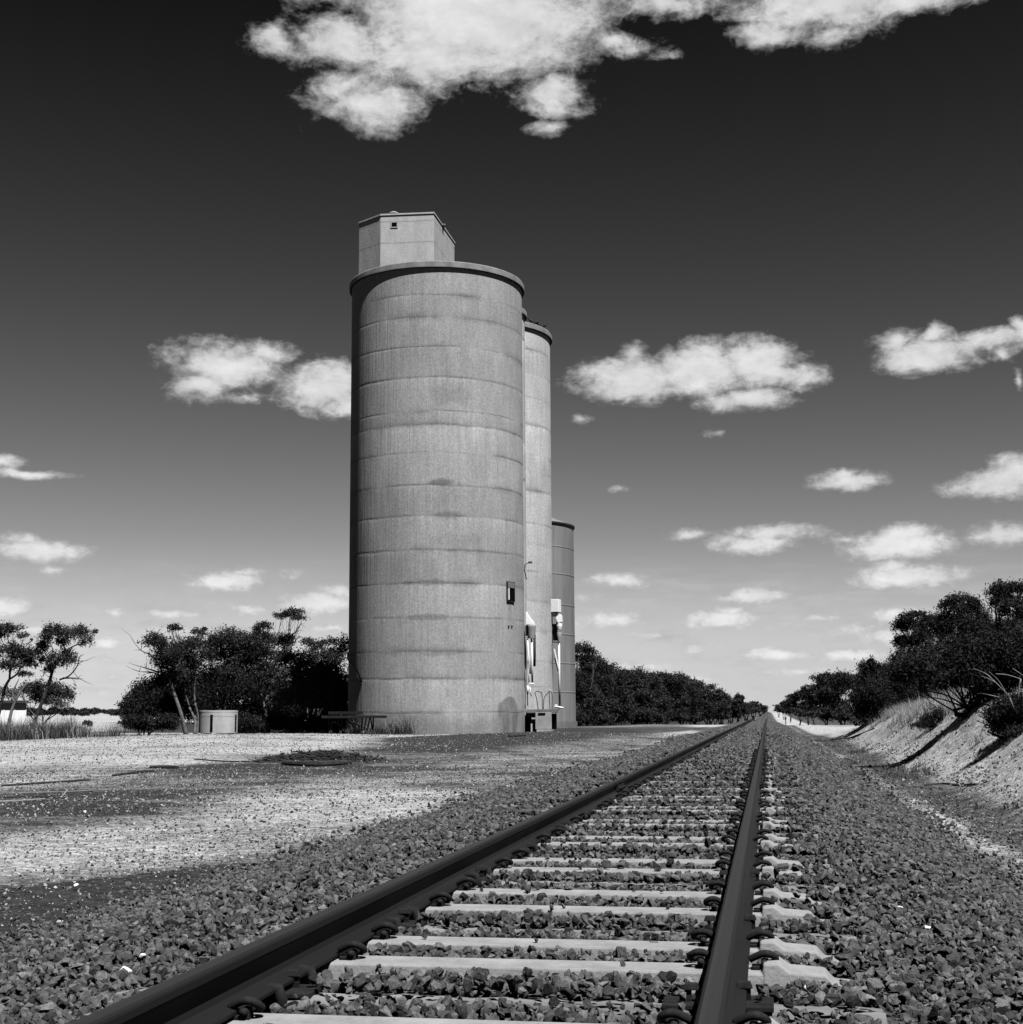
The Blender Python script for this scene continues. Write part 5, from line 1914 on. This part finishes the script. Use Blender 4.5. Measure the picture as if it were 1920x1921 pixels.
log([(532, 1431), (580, 1434), (620, 1433), (656, 1430)], .075, 'dark_timber', 'thick black log lying in front of the brush heap')
log([(365, 1424), (420, 1428), (470, 1429), (540, 1430)], .02, 'dark_timber', 'long thin dark pole lying left of the black log', 'pole', cat='pole')
log([(283, 1439), (310, 1439.5), (334, 1440)], .045, 'dark_timber', 'short dark timber lying on a plank at the yard edge', 'timber', cat='timber')
log([(212, 1455), (250, 1450), (288, 1446)], .03, 'dark_timber', 'dark sloping plank at the edge of the dark strip', 'timber', cat='timber')
log([(0, 1474), (50, 1471), (110, 1467), (170, 1463)], .022, 'dark_timber', 'rotting dark timber along the border of the pale yard', 'timber', cat='timber')
log([(-20, 1505), (40, 1502), (85, 1499)], .014, 'dead', 'pale grey stick lowest of the pile at the left edge', 'stick', cat='stick')
log([(0, 1489), (60, 1487), (130, 1485), (215, 1481)], .012, 'timber', 'long straight weathered stick at the left edge', 'stick', cat='stick')
log([(5, 1497), (60, 1494), (110, 1496)], .013, 'dark_timber', 'dark stick between the pale ones at the left edge', 'stick', cat='stick')
log([(117, 1494), (124, 1486), (128, 1482)], .013, 'dead', 'short pale stick standing slanted from the stick pile', 'stick', cat='stick')
log([(1588, 1459), (1600, 1455), (1617, 1449)], .035, 'dark_timber', 'short dark stick lying on the right ballast shoulder', 'stick', cat='stick')
log([(1735, 1473), (1770, 1470), (1800, 1473), (1832, 1471)], .02, 'dark_timber', 'long dark fallen branch in the ditch on the right', 'branch', cat='branch')
log([(1560, 1387), (1590, 1385), (1615, 1377), (1640, 1366)], .03, 'dark_timber', 'curved dark branch lying below the low round bush', 'branch', cat='branch')
log([(1685, 1672), (1740, 1669), (1800, 1666)], .012, 'dead', 'thin pale wood splinter lying on the ballast at right', 'stick', cat='stick')
log([(955, 1381), (985, 1379)], .06, 'dark_timber', 'small dark lump of wood on the gravel before the silos', 'timber', cat='timber')
# brush heap
mb = MB()
rng = np.random.default_rng(5)
hb = G(605, 1428, -.45)
for i in range(520):
    t = rng.random()
    px = 512 + 180 * t
    c = ground_hit(px, 1428 - 4 * math.sin(t * 3))
    hgt = .17 * math.sin(math.pi * min(1, .05 + t * .95)) * (.5 + .8 * float(fbm(np.array([t * 9]), np.array([1.0]), 3, 3)[0])) + .03
    p = np.array([c[0] + rng.normal(scale=.12), c[1] + rng.normal(scale=.6), gz(c[0], c[1]) + rng.random() * hgt])
    v = rng.normal(size=3) * np.array([.20, .16, .09])
    mb.tube([p - v * .5, p + rng.normal(scale=.02, size=3), p + v * .5], [.018, .015, .006], 4)
O = hb.copy()
o = sub(mb).build('brush_heap', MAT['dark_timber'], None)
o.location = tuple(O)
tag(o, 'low heap of dark broken branches behind the black log', 'brush heap', kind='stuff')

# white stones on the ballast
wr = np.random.default_rng(17)
for (px, py, wpx, lab) in [(235, 1829, 30, 'largest white stone, on the ballast left of the left rail'), (268, 1796, 15, 'small white stone just above the largest white one'), (771, 1829, 16, 'white stone lying on the front timber sleeper'), (911, 1781, 18, 'white stone between two concrete sleepers'),
                           (1689, 1706, 15, 'bright square white stone on the right ballast'), (1740, 1742, 15, 'white stone below the bright square one on the right'), (1505, 1858, 22, 'dull white stone right of the right rail near the bottom'), (144, 1664, 14, 'white stone on the dark soil at left'), (160, 1524, 8, 'small white stone on the dark gravel at left')]:
    g = ground_hit(px, py, .02)
    s_ = wpx / FPX * np.linalg.norm(g - CAM) * .5
    pv, ptx = hull_proto(14, 500 + px, .75)
    mb = MB()
    mb.add(pv * s_, [tuple(t) for t in ptx])
    o = mb.build('white_stone', MAT['white_stone'], None, bevel=s_ * .06)
    o.location = (g[0], g[1], g[2] + s_ * .35)
    tag(o, lab, 'stone', 'white stones among the ballast')

# post by the line far ahead
q = G(1474, 1347, -.5)
mb = MB()
mb.tube([(0, 0, -.3), (0, 0, 1.55)], .07, 8)
mb.box((0, -.05, 1.35), (.3, .04, .35))
o = mb.build('line_post', MAT['dark'], None)
o.location = (q[0], q[1], gz(q[0], q[1]))
tag(o, 'small dark marker post beside the line in the distance', 'post')
